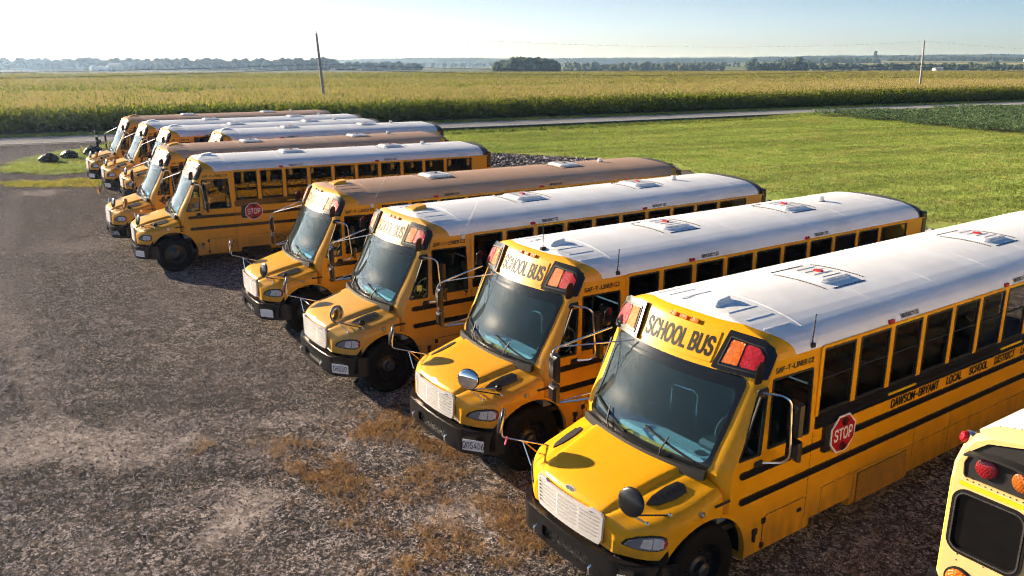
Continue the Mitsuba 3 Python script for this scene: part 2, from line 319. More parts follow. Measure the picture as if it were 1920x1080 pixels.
    bump = bump - man(cbox((-.3, -.42, .52), (.3, .42, .66), .02))
    add('bumper', bump, 'black_gloss', 30)
    lat = [cbox((.055, -.41, .52), (.075, .41, .655), .003)] + [rot(cbox((.04, -.008, .5), (.056, .008, .68), .002), [1, 0, 0], a, (.05, 0, .59)) for a in ()]
    zig = [(.04, y, .535 if i % 2 else .645) for i, y in enumerate(np.linspace(-.38, .38, 12))]
    add('bumper__intake_grille', cat([lat[0], tube(zig, .007, 5)]), 'black_matte')
    add('tow_hook', cat([tube(bend([(-.01, y, .62), (-.05, y, .60), (-.05, y, .52), (-.01, y, .50)], .02), .012, 6) for y in (-.5,)]), 'chrome'); add('tow_hook', tube(bend([(-.01, .5, .62), (-.05, .5, .60), (-.05, .5, .52), (-.01, .5, .50)], .02), .012, 6), 'chrome')
    hl = Polygon([(.10, .985), (.16, .965), (.34, .965), (.44, .99), (.475, 1.04), (.46, 1.09), (.40, 1.115), (.27, 1.12), (.17, 1.09), (.12, 1.04)]).buffer(.012).buffer(-.006)
    for s_ in (0, 1):
        q = (lambda m: m) if s_ == 0 else mir
        add('headlight', q(nose_map(hl.buffer(.012), .006, .0)), 'black_gloss'); add('headlight__lens', q(nose_map(hl.buffer(-.004), .012, .004)), 'lamp_smoke', 40)
        for pl, mt, nm in ((Polygon([(.19, .99), (.27, .985), (.285, 1.10), (.21, 1.085)]), 'reflector', 'reflector'), (Polygon([(.295, .985), (.37, .985), (.385, 1.10), (.305, 1.108)]), 'lens_clear', 'low_beam'), (Point(.232, 1.04).buffer(.026), 'lens_clear', 'high_beam'), (Polygon([(.385, 1.0), (.42, 1.0), (.435, 1.07), (.40, 1.09)]), 'reflector', 'reflector'), (sbox(.43, .99, .465, 1.09), 'lens_red', 'turn_lens')):
            add('headlight__' + nm, q(nose_map(pl.buffer(.006).intersection(hl.buffer(-.010)), .003, .0165)), mt, 40)
        hv = affinity.rotate(affinity.translate(affinity.scale(Point(0, 0).buffer(1, quad_segs=8), .27, .085), .74, 0), 0)
        hv = Polygon([(.47, .0), (.56, -.055), (.80, -.085), (.95, -.075), (.985, 0), (.95, .06), (.80, .072), (.58, .045)]).buffer(.02).buffer(-.008)
        def vent(poly, th, off):
            m = as_tm(man(extr(poly, th)).refine_to_length(.05)); a, b, d = m.vertices.T; out = []
            for s, t, dd in zip(a, b, d):
                y = _HHW(s) + (1.0 - (t + .09) / .18) * (_HW(s) - _HHW(s) - .13) * .62 + .085; e = .015
                z = hood_z(s, y); g = (hood_z(s, y + e) - hood_z(s, y - e)) / (2 * e); n = np.array([0, -g, 1]) / math.hypot(g, 1); pt = np.array([s, y, z]) + n * (off + dd); out.append([pt[0], -pt[1], pt[2]])
            return trimesh.Trimesh(np.array(out), m.faces[:, ::-1], process=False)
        hv = affinity.scale(hv, .92, .66, origin=(.74, -.01))
        add('hood_vent', q(vent(hv, .014, .0)), 'black_matte'); 
        for j in range(5): add('hood_vent__louver', q(vent(sbox(.60 + .075 * j, -.026, .612 + .075 * j, .020), .003, .013)), 'black_gloss')
        ml = nose_map(Point(.93, 1.265).buffer(.034, quad_segs=6), .012, 0); add('fender_lamp', q(ml), 'chrome'); add('fender_lamp__lens', q(nose_map(Point(.93, 1.265).buffer(.019, quad_segs=4), .008, .011)), 'reflector')
        add('hood_latch', q(cbox((1.12, -1.235, 1.285), (1.36, -1.215, 1.315), .006)), 'black_matte'); 
    # shut line of the hood, cowl, windshield
    add('cowl', man(fmap(sbox(-.985, 1.50, .985, 1.597), .085, .0)), 'black_matte')
    add('windshield__black_border', fmap(ws_out.difference(rpoly([(-.955, 1.66), (.955, 1.66), (.985, 2.47), (-.985, 2.47)], .1)), .008, .002, .12), 'frit', 30)
    gy, gzz = np.meshgrid(np.linspace(-1, 1, 25), np.linspace(1.60, 2.585, 17)); w_ = 1.0 * (.985 + .045 * (gzz - 1.6)); Yg = gy * w_
    n_ = Fn(Yg, gzz); V = np.stack([F(Yg, gzz), Yg, gzz], -1) + n_ * .001; fg = []
    for i in range(16):
        for j in range(24): a = i * 25 + j; fg += [[a, a + 26, a + 1], [a, a + 25, a + 26]]
    add('windshield', (V.reshape(-1, 3), np.array(fg)), 'windshield_glass', True)
    def fp(y, z, o=0.0): y, z = np.float64(y), np.float64(z); return np.array([F(y, z), y, z]) + Fn(y, z) * o
    for y0, y1, y2 in ((-.30, -.42, .12), (.52, .60, .86)):
        arm = tube([fp(y0 - .1, 1.53, .04), fp((y0 + y1) / 2 - .05, 1.66, .06), fp(y1 - .02, 1.80, .03)], .011, 6)
        blade = tube([fp(t, 1.64 + .20 * (t - (y1 - .45)) / .9, .022) for t in np.linspace(y1 - .40, y1 + .33, 6)], .015, 5)
        add('wiper', cat([arm, blade]), 'black_matte')
    # header: lettering panel, warning lights, clearance lamps
    add('sign_panel', fmap(rrect(-.56, 2.655, .56, 2.985, .02), .008, .004), 'paint')
    tm_ = heavy('SCHOOL BUS', .20, .60, .0045); tm_.apply_translation([-tm_.bounds[:, 0].mean(), 2.715, 0]); add('sign_panel__lettering', fmap(tm_, 0, .0125, .06), 'letter_black', False)
    for s_ in (1, -1):
        q = (lambda m: m) if s_ == 1 else mir
        bxp = Polygon([(.60, 2.61), (1.20, 2.60), (1.20, 2.86), (1.16, 2.935), (1.06, 2.995), (.66, 3.02)]).buffer(-.02).buffer(.02)
        b_ = as_tm(fmap(bxp, .055, -.01, .07)); add('warning_light_box', q(b_), 'black_gloss', 35)
        bez = rpoly([(.665, 2.65), (1.15, 2.64), (1.15, 2.83), (1.085, 2.925), (.70, 2.965)], .02)
        add('warning_light_box__bezel', q(fmap(bez.difference(bez.buffer(-.012)), .012, .044, .1)), 'black_matte')
        add('warning_light_box__amber_lens', q(fmap(rpoly([(.705, 2.685), (.885, 2.682), (.885, 2.925), (.735, 2.935)], .012), .012, .044, .06)), 'lens_amber', 40)
        add('warning_light_box__red_lens', q(fmap(rpoly([(.905, 2.682), (1.12, 2.677), (1.12, 2.82), (1.05, 2.905), (.905, 2.923)], .03), .012, .044, .06)), 'lens_red', 40)
        sidebox = on_side(rpoly([(1.60, 2.61), (1.72, 2.61), (1.74, 2.84), (1.68, 2.85), (1.62, 2.8)], .03), .014); add('warning_light_box__side_cover', q(sidebox), 'black_gloss')
    for y in (-.17, 0, .17): add('clearance_lamp', fmap(rrect(-y - .055, 3.0, -y + .055, 3.04, .008), .03, .004, .05), 'lens_amber', 30)
    # roof fittings
    top = lambda y: np.interp(abs(y), [0, .3, .55, .75, .9, 1.0], [3.155, 3.145, 3.118, 3.085, 3.05, 3.02])
    def roofz(s, y): return min(top(y), np.interp(s, [1.835, 1.93, 2.15, 2.6], [3.06, 3.11, 3.15, 3.2]))
    vent_m = cat([cbox((2.10, -.20, 3.13), (2.42, .14, 3.17), .01), trimesh.convex.convex_hull(np.array([(2.09, -.19, 3.15), (2.09, .13, 3.15), (2.40, -.19, 3.15), (2.40, .13, 3.15), (2.20, -.15, 3.20), (2.20, .09, 3.20), (2.40, -.15, 3.225), (2.40, .09, 3.225), (2.44, -.03, 3.22)]))])
    add('roof_vent', vent_m, 'vent', 25)
    for y in (-.9, -.66, -.42, .30, .54, .78):
        add('roof_rib', tube([(s, y, roofz(s, y) + .002) for s in np.linspace(2.02 + .1 * abs(y), 2.56, 7)], .007, 6), 'roof2')
    add('roof_seam', tube([(2.66, y, top(y) + .0) for y in np.linspace(-1.0, 1.0, 21)], .006, 5), 'roof2')
    for sm in np.arange(4.2, L - .6, 1.4655): add('roof_seam', tube([(sm, y, top(y) - .001) for y in np.linspace(-1.0, 1.0, 17)], .0035, 4), 'roof2')
    for hs in hatch_s:
        hb = rrect(hs - .31, -.34, hs + .31, .34, .09)
        add('roof_hatch', mv(extr(hb, .035), (0, 0, 3.135)), 'white_paint' if not tan else 'white_paint', 30)
        add('roof_hatch__lid', cat([xy_prism(hb.buffer(-.03), 3.165, 3.186), xy_prism(hb.buffer(-.055), 3.17, 3.194)] + [cbox((hs - .2, y - .012, 3.188), (hs + .2, y + .012, 3.203), .005) for y in (-.2, -.07, .07, .2)]), 'white_paint', 30)
        add('roof_hatch__handle', cat([cbox((hs - .02, -.06, 3.19), (hs + .05, .07, 3.222), .01)]), 'sign_red' if not tan else 'black_matte')
        for a, b in (((hs - .46, -.46), (hs - .46, .36)), ((hs + .46, -.40), (hs + .46, .44)), ((hs - .34, -.48), (hs + .36, -.48)), ((hs - .36, .48), (hs + .34, .48))):
            add('roof_hatch__outline', tube([(np.interp(t, [0, 1], [a[0], b[0]]), np.interp(t, [0, 1], [a[1], b[1]]), top(np.interp(t, [0, 1], [a[1], b[1]])) + .004) for t in np.linspace(0, 1, 8)], .007, 4), 'black_matte')
    sx = L - 1.95
    add('strobe_light', mv(lathe([(0, 0), (.075, 0), (.075, .02), (.058, .024), (.058, .085), (.05, .10), (0, .104)], 16), (sx, -.05, 3.15)), 'white_paint', 30)
    add('strobe_light__base_ring', mv(lathe([(.08, 0), (.08, .016), (.06, .016)], 16), (sx, -.05, 3.149)), 'black_matte')
    # sides
    for k, (a, b) in enumerate(spans):
        for side in (0, 1):
            q = (lambda m: m) if side == 0 else mir
            fr = rrect(a - .0, 1.945, b + .0, 2.765, .02); rim = fr.difference(rrect(a + .028, 1.975, b - .028, 2.74, .02)).union(sbox(a + .02, 2.385, b - .02, 2.397))
            add('window', q(on_side(rim, .026, y=-1.196)), 'black_matte', 30)
            add('window__pane', q(mapped(sheet(a + .02, 1.96, b - .02, 2.75), [[1, 0, 0], [0, 0, 1], [0, 1, 0], [0, -1.206, 0]])), 'tinted_glass', False)
    for side in (0, 1):
        q = (lambda m: m) if side == 0 else mir
        for nm, p in (('driver_window' if side == 0 else 'door_window', dw), ('vent_window', vw)):
            add(nm, q(on_side(p.difference(p.buffer(-.025)), .02, y=-1.203)), 'black_matte')
            add(nm + '__pane', q(mapped(polysheet(p.buffer(-.01)), [[1, 0, 0], [0, 0, 1], [0, 1, 0], [0, -1.209, 0]])), 'tinted_glass', False)
        e = spans[-1][1]
        add('belt_rail', q(cat([on_side(rrect(2.79, 1.765, L - .75, 1.947, .02), .010), on_side(rrect(2.79, 1.768, L - .05, 1.815, .015), .024), on_side(rrect(2.80, 1.885, L - .75, 1.91, .01), .018)])), 'black_gloss', 30)
        add('drip_rail', q(on_side(rrect(2.80, 2.795, L - .12, 2.815, .008), .022, y=-1.212)), 'paint')
        add('body_flange', q(on_side(rrect(2.765, 1.93, 2.825, 2.80, .012), .014)), 'paint')
        add('rub_rail', q(on_side(rrect(1.49, 1.50, L - .05, 1.583, .041), .022)), 'black_gloss', 40)
        add('rub_rail', q(on_side(rrect(1.515, 1.17, L - .05, 1.255, .042), .022)), 'black_gloss', 40)
        hp = rpoly([(1.98, .45), (2.74, .45), (2.74, .885), (2.02, .885), (1.98, .80)], .03)
        add('side_hatch', q(on_side(hp, .008)), 'paint'); add('side_hatch__seam', q(on_side(hp.buffer(.008).difference(hp.buffer(-.001)), .003)), 'black_matte')
        add('side_hatch__latch', q(on_side(rrect(2.60, .73, 2.68, .775, .01), .02)), 'black_matte')
        for z in (.52, .84): add('side_hatch__hinge', q(on_side(rrect(1.95, z - .04, 2.01, z + .03, .01), .018)), 'black_matte')
        add('fuel_latch', q(on_side(Polygon([(1.80, .62), (1.83, .62), (1.83, .70), (1.86, .73), (1.86, .78), (1.79, .78), (1.79, .73), (1.80, .72)]), .03)), 'black_matte')
        grl = [on_side(sbox(3.84, .435, 4.98, .865), .004)]
        add('side_grille', q(grl[0]), 'black_matte')
        for i in range(16): add('side_grille__louver', q(mapped(cbox((3.85, 0, 0), (4.97, .010, .013), .003), [[1, 0, 0], [0, 1, 0], [0, 0, 1], [0, -1.236, .45 + .026 * i]])), 'paint')
        fl = cyl_y(WX, WZ + .02, .66, -1.225, -1.20) - cyl_y(WX, WZ + .02, .622, -2, 2); fl = fl ^ man(trimesh.creation.box(bounds=[[1.25, -2, .44], [3, 2, 1.4]]))
        add('arch_lip', q(fl), 'paint', 40)
        fl = cyl_y(RA, WZ, .67, -1.236, -1.20) - cyl_y(RA, WZ, .617, -2, 2); fl = fl ^ man(trimesh.creation.box(bounds=[[0, -2, .50], [30, 2, 1.4]])); add('arch_lip', q(fl), 'paint', 40)
        for x in (WX, RA): add('wheel_well', q(as_tm((cyl_y(x, WZ, .70, -1.15, -.55) - cyl_y(x, WZ, .618, -1.2, -.6)) ^ man(trimesh.creation.box(bounds=[[-1, -2, .5], [30, 2, 1.6]])))), 'rubber', 40)
        for k, x in enumerate((WX, RA)):
            tyre = [(.30, .13), (.33, .145), (.44, .15), (.48, .14), (WR - .012, .118)] + [(WR, .10), (WR, .06), (WR - .014, .055), (WR - .014, .045), (WR, .04), (WR, -.04), (WR - .014, -.045), (WR - .014, -.055), (WR, -.06), (WR, -.10)] + [(WR - .012, -.118), (.48, -.14), (.44, -.15), (.33, -.145), (.30, -.13)]
            y0 = -1.035 if k == 0 else -1.02
            place = lambda m, y=y0: q(mapped(m, [[1, 0, 0], [0, 0, 1], [0, -1, 0], [x, y, WZ]]))
            add('wheel__tyre', place(lathe(tyre[::-1], 44)), 'rubber', 35)
            rim = [(.31, .13), (.305, .09), (.285, .03 if k == 0 else .05), (.24, .02 if k == 0 else -.02), (.15, .05 if k == 0 else -.05), (.13, .055 if k == 0 else -.05)]
            add('wheel__rim', place(lathe(rim[::-1], 32)), 'black_gloss', 35)
            hz = .055 if k == 0 else -.05
            add('wheel__hub', place(cat([lathe([(.135, hz - .01), (.13, hz + .01), (.09, hz + .03), (.085, hz + .10), (.05, hz + .125), (0, hz + .125)][::-1], 20)] + [mv(trimesh.creation.cylinder(.014, .04, sections=6), (.185 * math.cos(t), .185 * math.sin(t), hz + .005)) for t in np.arange(10) * math.pi / 5])), 'rim_metal', 35)
    for side in (0, 1):
        q = (lambda m: m) if side == 0 else mir
        for a, z0, z1 in ((2.775, .60, 1.73), (5.12, .52, 1.16), (6.05, .52, 1.16)): add('panel_seam', q(on_side(sbox(a - .003, z0, a + .003, z1), .002)), 'black_matte')
        add('panel_seam', q(on_side(sbox(3.06, .905, RA - .66, .91), .002)), 'black_matte')
        for a in (3.08, 3.76): add('panel_seam', q(on_side(sbox(a - .003, .56, a + .003, .905), .002)), 'black_matte')
    # emergency windows, lettering, stop arm
    em_t = text('EMERGENCY EXIT', .055, .62, True)
    for k in (2, 6):
        a, b = spans[k]; add('exit_lettering', mapped(em_t, [[1, 0, 0], [0, .45, .89], [0, -.89, .45], [(a + b) / 2 - em_t.extents[0] / 2, -1.2125, 2.838]]), 'black_matte', False)
        add('exit_marking', on_side(sbox(a - .04, 2.775, b + .04, 2.797), .006), 'tape_yellow'); add('exit_marking', on_side(sbox(a, 1.828, b, 1.852), .0265), 'tape_yellow')
        add('side_marker_lamp', on_side(rrect(a - .17, 2.82, a - .06, 2.865, .01), .03, y=-1.20), 'lens_red')
    add('model_lettering', mapped(text('SAF-T-LINER C2', .062, .95, True), [[1, 0, 0], [0, 0, 1], [0, -1, 0], [1.96, -1.221, 2.655]]), 'black_matte', False)
    oct_ = Polygon([(.245 / math.cos(math.pi / 8) * math.cos(t), .245 / math.cos(math.pi / 8) * math.sin(t)) for t in np.arange(8) * math.pi / 4 + math.pi / 8])
    so = affinity.translate(oct_, 3.30, 1.60)
    add('stop_sign', on_side(so, .012, y=-1.275), 'white_paint'); add('stop_sign__red_face', on_side(so.buffer(-.022, join_style=2), .004, y=-1.286), 'sign_red')
    st = text('STOP', .155, .66, True); add('stop_sign__lettering', mapped(st, [[1, 0, 0], [0, 0, 1], [0, -1, 0], [3.30 - st.bounds[:, 0].mean(), -1.2905, 1.525]]), 'white_paint', False)
    for z in (1.765, 1.435): add('stop_sign__lamp', mapped(lathe([(.055, 0), (.052, .018), (.03, .026), (0, .028)][::-1], 18), [[1, 0, 0], [0, 0, 1], [0, -1, 0], [3.30, -1.29, z]]), 'lamp_dark', 40)
    add('stop_sign__hinge', on_side(rrect(2.96, 1.42, 3.10, 1.78, .02), .05), 'black_matte')
    # mirrors
    def bracket(q, pts, heads, r=.014):
        add('side_mirror', q(tube(bend(pts, .09), r, 7)), 'chrome', 40)
        for hx, hy, hzc, hw_, hh, tilt in heads:
            hd = trimesh.convex.convex_hull(np.array([(dx, dy, dz) for dx, k in ((0, 1), (-.05, .92), (-.085, .6)) for dy in (-hw_ * k, hw_ * k) for dz in np.array([-hh, hh]) * k] + [(0, a * hw_, b * hh * 1.06) for a in (-.7, .7) for b in (-1, 1)]))
            gl = cbox((.0, -hw_ * .9, -hh * .92), (.006, hw_ * .9, hh * .92), .003)
            add('side_mirror__housing', q(mv(rot(hd, [0, 0, 1], tilt), (hx, hy, hzc))), 'black_gloss', 30); add('side_mirror__glass', q(mv(rot(gl, [0, 0, 1], tilt), (hx, hy, hzc))), 'mirror_glass')
    ident = lambda m: m
    bracket(ident, [(1.70, -1.20, 2.50), (1.84, -1.44, 2.50), (1.90, -1.50, 2.44), (1.97, -1.50, 1.76), (1.93, -1.44, 1.68), (1.80, -1.20, 1.62)], [(2.03, -1.50, 2.22, .10, .19, -12), (2.05, -1.50, 1.84, .10, .12, -12)])
    add('side_mirror__mount', cbox((1.66, -1.26, 2.46), (1.84, -1.21, 2.54), .02), 'black_matte'); add('side_mirror__mount', cbox((1.72, -1.26, 1.58), (1.86, -1.21, 1.66), .02), 'black_matte')
    bracket(mir, [(1.70, -1.16, 2.60), (1.15, -1.60, 2.30), (1.08, -1.63, 2.24), (1.08, -1.63, 1.54), (1.16, -1.60, 1.50), (1.62, -1.20, 1.62)], [(1.13, -1.60, 2.02, .10, .19, 10), (1.13, -1.60, 1.66, .10, .13, 10)])
    add('side_mirror__brace', mir(tube([(1.58, -.62, 2.60), (1.15, -1.58, 2.31)], .010, 6)), 'chrome'); add('side_mirror__brace', mir(tube([(1.52, -1.22, 1.72), (1.14, -1.60, 1.51)], .009, 6)), 'chrome')
    return parts, L

def sheet(x0, y0, x1, y1): return (np.array([[x0, y0, 0], [x1, y0, 0], [x1, y1, 0], [x0, y1, 0]], float), np.array([[0, 1, 2], [0, 2, 3]]))
def polysheet(p):
    m = extr(p, .01); keep = np.all(np.abs(m.vertices[m.faces][:, :, 2] - .01) < 1e-6, axis=1); return trimesh.Trimesh(m.vertices, m.faces[keep], process=False)
P('rim_metal', (.07, .07, .075), .4, metal=.6)
P('lens_red_dark', (.24, .006, .012), .2, coat=1)
P('lens_amber_dark', (.40, .11, .008), .2, coat=1)
P('lamp_smoke', (.12, .15, .19), .06, spec=.7, coat=1)
P('lamp_dark', (.06, .008, .01), .25)

def make_interior(nw, L):
    parts = []
    def add(k, m, mat, smooth=30): parts.append((k, mikit.ply(as_tm(m), None, smooth), mat, None))
    add('floor', cbox((1.28, -1.15, .86), (L - .1, 1.15, .935), .01), 'black_matte')
    dash = trimesh.convex.convex_hull(np.array([(x, y, z) for y in (-1.08, 1.08) for x, z in ((1.34, .94), (1.30, 1.50), (1.40, 1.585), (1.70, 1.56), (1.86, 1.44), (1.84, .94))])); add('dashboard', dash, 'dash_gray')
    add('dashboard__speaker', mv(lathe([(.075, 0), (.07, .008), (0, .008)][::-1], 18), (1.52, -.62, 1.575)), 'black_matte')
    add('dashboard__instrument_hood', cbox((1.66, -.92, 1.52), (1.92, -.42, 1.66), .05), 'black_matte')
    ang = np.linspace(0, 2 * math.pi, 25); c_, s_ = math.cos(.9), math.sin(.9)
    ring = np.stack([.23 * np.cos(ang) * c_, .23 * np.sin(ang), .23 * np.cos(ang) * s_], -1)
    add('steering_wheel', mv(cat([tube(ring, .016, 6)] + [tube([(0, 0, 0), tuple(ring[i])], .014, 5) for i in (2, 12, 18)] + [tube([(0, 0, 0), (-.2, 0, -.35)], .03, 6)]), (2.02, -.66, 1.72)), 'black_matte')
    add('driver_seat', cat([cbox((2.25, -.90, 1.30), (2.72, -.42, 1.44), .05), rot(cbox((2.62, -.90, 1.40), (2.76, -.42, 2.08), .06), [0, 1, 0], 6, (2.7, 0, 1.4)), cbox((2.4, -.8, .93), (2.62, -.5, 1.3), .03)]), 'seat_vinyl')
    add('grab_rail', tube(bend([(2.05, .38, .93), (2.05, .38, 1.98), (2.05, -.05, 2.02), (2.05, -.08, 1.0)], .08), .016, 7), 'chrome', 40)
    add('grab_rail', tube(bend([(2.9, -.30, .93), (2.9, -.30, 2.25), (2.9, -1.0, 2.25)], .08), .016, 7), 'chrome', 40)
    add('interior_mirror', cbox((1.78, -.36, 2.56), (1.81, .36, 2.74), .01), 'black_matte')
    for k in range(nw):
        for y0 in (-1.13, .16):
            x = 3.05 + WP * k
            add('passenger_seat', cat([rot(cbox((x, y0, 1.36), (x + .11, y0 + .97, 2.06), .05), [0, 1, 0], 8, (x, 0, 1.4)), cbox((x - .42, y0, 1.28), (x + .04, y0 + .97, 1.40), .04)]), 'seat_vinyl')
    add('undercarriage', cat([cbox((.6, -.45, .50), (L - .3, .45, .84), .02), cbox((1.7, -1.05, .58), (2.85, 1.05, .86), .02), cbox((5.1, -1.0, .58), (L - 4.0, 1.0, .86), .02)]), 'rubber')
    add('rear_bumper', cbox((L - .03, -1.18, .45), (L + .13, 1.18, .72), .03), 'black_gloss')
    add('rear_window', cat([cbox((L - .02, y - .36, 1.95), (L + .008, y + .36, 2.62), .02) for y in (-.78,)]), 'black_gloss'); add('rear_window', cbox((L - .02, .42, 1.95), (L + .008, 1.14, 2.62), .02), 'black_gloss')
    add('rear_door', cbox((L - .02, -.36, .95), (L + .012, .36, 2.68), .02), 'paint'); add('rear_door__pane', cbox((L, -.28, 1.75), (L + .016, .28, 2.55), .02), 'black_gloss')
    add('rear_lamp_panel', cat([cbox((L - .16, -1.17, 2.70), (L - .02, 1.17, 2.93), .03), cbox((L - .17, 1.14, 2.4), (L + .01, 1.228, 2.92), .03), cbox((L - .17, -1.228, 2.4), (L + .01, -1.14, 2.92), .03)]), 'black_gloss')
    return parts

def crossview(style):
    """Round convex mirrors on arms ahead of the hood: (suffix, mesh, material)."""
    out = []
    def add(k, m, mat, smooth=35): out.append((k, mikit.ply(as_tm(m), None, smooth), mat, None))
    def head(c, face, r=(.105, .15), role='black_gloss'):
        face = np.array(face, float) / np.linalg.norm(face); up = np.array([0, 0, 1.0]); a = np.cross(up, face); a /= np.linalg.norm(a); b = np.cross(face, a)
        e = trimesh.creation.icosphere(3); v = e.vertices * [r[0], r[1], .036]; v[:, 2] = np.where(v[:, 2] < 0, v[:, 2] * .3, v[:, 2] * 1.1)
        back = trimesh.Trimesh(v @ np.array([a, b, -face]) + c, e.faces, process=False); back.fix_normals()
        v = e.vertices * [r[0] * .94, r[1] * .94, .035]; v[:, 2] = np.where(v[:, 2] < 0, -.004, v[:, 2]); v[:, 2] += .012
        gl = trimesh.Trimesh(v @ np.array([a, b, face]) + c, e.faces, process=False); gl.fix_normals(); return back, gl
    hz = lambda s, y: hood_z(s, y)
    # driver's side
    c = np.array(style['d']); bk, gl = head(c, style['df'], style.get('dr', (.175, .155))); add('crossview_mirror', bk, style.get('dm', 'black_gloss')); add('crossview_mirror__glass', gl, 'mirror_glass')
    f1, f2, f3 = np.array([.34, -.985, hz(.34, .985)]), np.array([.60, -1.06, hz(.60, 1.06)]), np.array([.62, -.95, hz(.62, .95) + .03])
    k = c + np.array([.02, .03, -.18]); add('crossview_mirror__arm', tube(bend([c + [.03, 0, -.02], k + [0, 0, 0], k + [.12, .02, -.03]], .04), .011, 6), 'chrome')
    for f in (f1, f2): add('crossview_mirror__strut', tube([k + [.03, 0, -.01], f], .009, 6), 'chrome' if f is f1 else 'black_matte'); add('crossview_mirror__foot', mv(trimesh.creation.icosphere(1, .026), f), 'chrome')
    if style.get('knob'): add('crossview_mirror__knob', mv(trimesh.creation.icosphere(2, .055), f3), 'black_gloss'); add('crossview_mirror__strut', tube([k, f3], .009, 6), 'chrome')
    # entrance side
    c = np.array(style['p']); bk, gl = head(c, style['pf'], (.15, .17)); add('crossview_mirror', bk, 'black_gloss'); add('crossview_mirror__glass', gl, 'mirror_glass')
    add('crossview_mirror__amber_edge', head(c + np.array([.0, .0, -.02]), style['pf'], (.158, .15))[0], 'black_gloss')
    f1, f2, f3 = np.array([.52, .98, hz(.52, .98)]), np.array([.36, 1.0, hz(.36, 1.0)]), np.array([.20, .90, hz(.20, .90) - .05]); k = c + np.array([.0, -.02, -.21])
    add('crossview_mirror__arm', tube(bend([c + [.02, 0, -.02], k, f1], .04), .011, 6), 'chrome')
    m_ = k + .45 * (f1 - k)
    add('crossview_mirror__strut', tube([m_, f2], .009, 6), 'tube_yellow' if style.get('ytube') else 'chrome'); add('crossview_mirror__strut', tube([m_ - [0, 0, .005], f3], .009, 6), 'chrome')
    if style.get('ribbon'): add('crossview_mirror__ribbon', rot(cbox((-.008, -.012, -.10), (.008, .012, .01), .003), [0, 1, 0], 20) .apply_translation(k + [.05, -.04, 0]), 'ribbon_pink')
    return out
def plate(txt, dark=False):
    out = []; pl = rrect(-.165, -.085, .165, .085, .01); c = np.array([.155, -.985, .60])
    u = np.array([.62, -.785, 0]); u /= np.linalg.norm(u); n = np.array([u[1], -u[0], 0])
    M = [u, [0, 0, 1], n, c + n * .012]
    out.append(('license_plate', mikit.ply(mapped(extr(pl, .006), M)), 'black_matte' if dark else 'white_paint', None))
    if txt:
        t = text(txt, .105, .60); t.apply_translation([-t.bounds[:, 0].mean(), -.052, 0]); M2 = M[:3] + [c + n * .019]
        out.append(('license_plate__characters', mikit.ply(mapped(t, M2)), 'white_paint' if dark else 'black_matte', None))
    return out

BUSES = [  # x, y (front bumper on the lot plane), heading of the rearward axis, windows, roof, paint
    dict(x=.590, y=8.346, a=35.10, nw=12, tan=0, paint='yellow_new', plate=(None, 0), letter=1, red_vent=0, ant='black', label='brightest yellow white roofed school bus in the right foreground with district lettering on its side'),
    dict(x=-1.2415, y=11.5895, a=34.24, nw=10, tan=0, paint='yellow_older', plate=('Q05406', 0), ytop=1, ant='black', label='white roofed school bus whose white bumper plate reads Q05406'),
    dict(x=-3.7506, y=14.6017, a=33.57, nw=10, tan=0, paint='yellow_worn', plate=('06539', 0), nine=1, ant='white', stick=1, label='white roofed school bus whose white bumper plate reads 06539, number 9 behind its driver window'),
    dict(x=-5.973, y=17.921, a=31.20, nw=11, tan=1, paint='yellow_older', plate=(None, 0), ant='white', label='tan roofed school bus standing nearest the camera of the tan roofed ones'),
    dict(x=-11.067, y=23.51, a=26.9, nw=10, tan=0, paint='yellow_older', plate=('', 0), stick5=1, label='white roofed school bus seen side on, blank white bumper plate and red stop sign'),
    dict(x=-13.08, y=26.24, a=30.6, nw=11, tan=1, paint='yellow_older', plate=('100936', 1), label='tan roofed school bus with a dark bumper plate, parked behind the side-on white roofed bus'),
    dict(x=-13.3, y=32.0, a=27.0, nw=10, tan=0, paint='yellow_older', plate=None, label='white roofed school bus mostly hidden behind a tan roof, only roof and header showing'),
    dict(x=-15.9, y=33.4, a=29.6, nw=10, tan=0, paint='yellow_older', plate=None, label='white roofed school bus third from the road end of the row'),
    dict(x=-17.9, y=36.0, a=29.4, nw=11, tan=0, paint='yellow_older', plate=('', 0), label='white roofed school bus second from the road, next to the farthest tan roofed bus'),
    dict(x=-20.0, y=38.9, a=29.8, nw=11, tan=1, paint='yellow_worn', plate=('', 0), label='tan roofed school bus farthest from the camera, parked nearest the road'),
]
STY = [dict(d=(.17, -.90, 1.53), df=(.9, .1, -.25), p=(-.03, 1.22, 1.70), pf=(.75, -.6, -.2), ytube=1, ribbon=1),
       dict(d=(.20, -.80, 1.55), df=(-.85, -.5, .15), p=(-.02, 1.22, 1.68), pf=(.85, -.4, -.2), knob=1, ytube=1, dm='black_gloss'),
       dict(d=(.22, -.80, 1.57), df=(.45, -.9, .1), p=(-.02, 1.22, 1.68), pf=(.9, -.3, -.2), knob=1),
       dict(d=(.20, -.82, 1.53), df=(.9, .15, -.2), p=(-.02, 1.22, 1.68), pf=(.85, -.4, -.2), knob=1)]
CACHE, ICACHE, SCACHE = {}, {}, {}
import os
ONLY = os.environ.get('ONLYBUS')
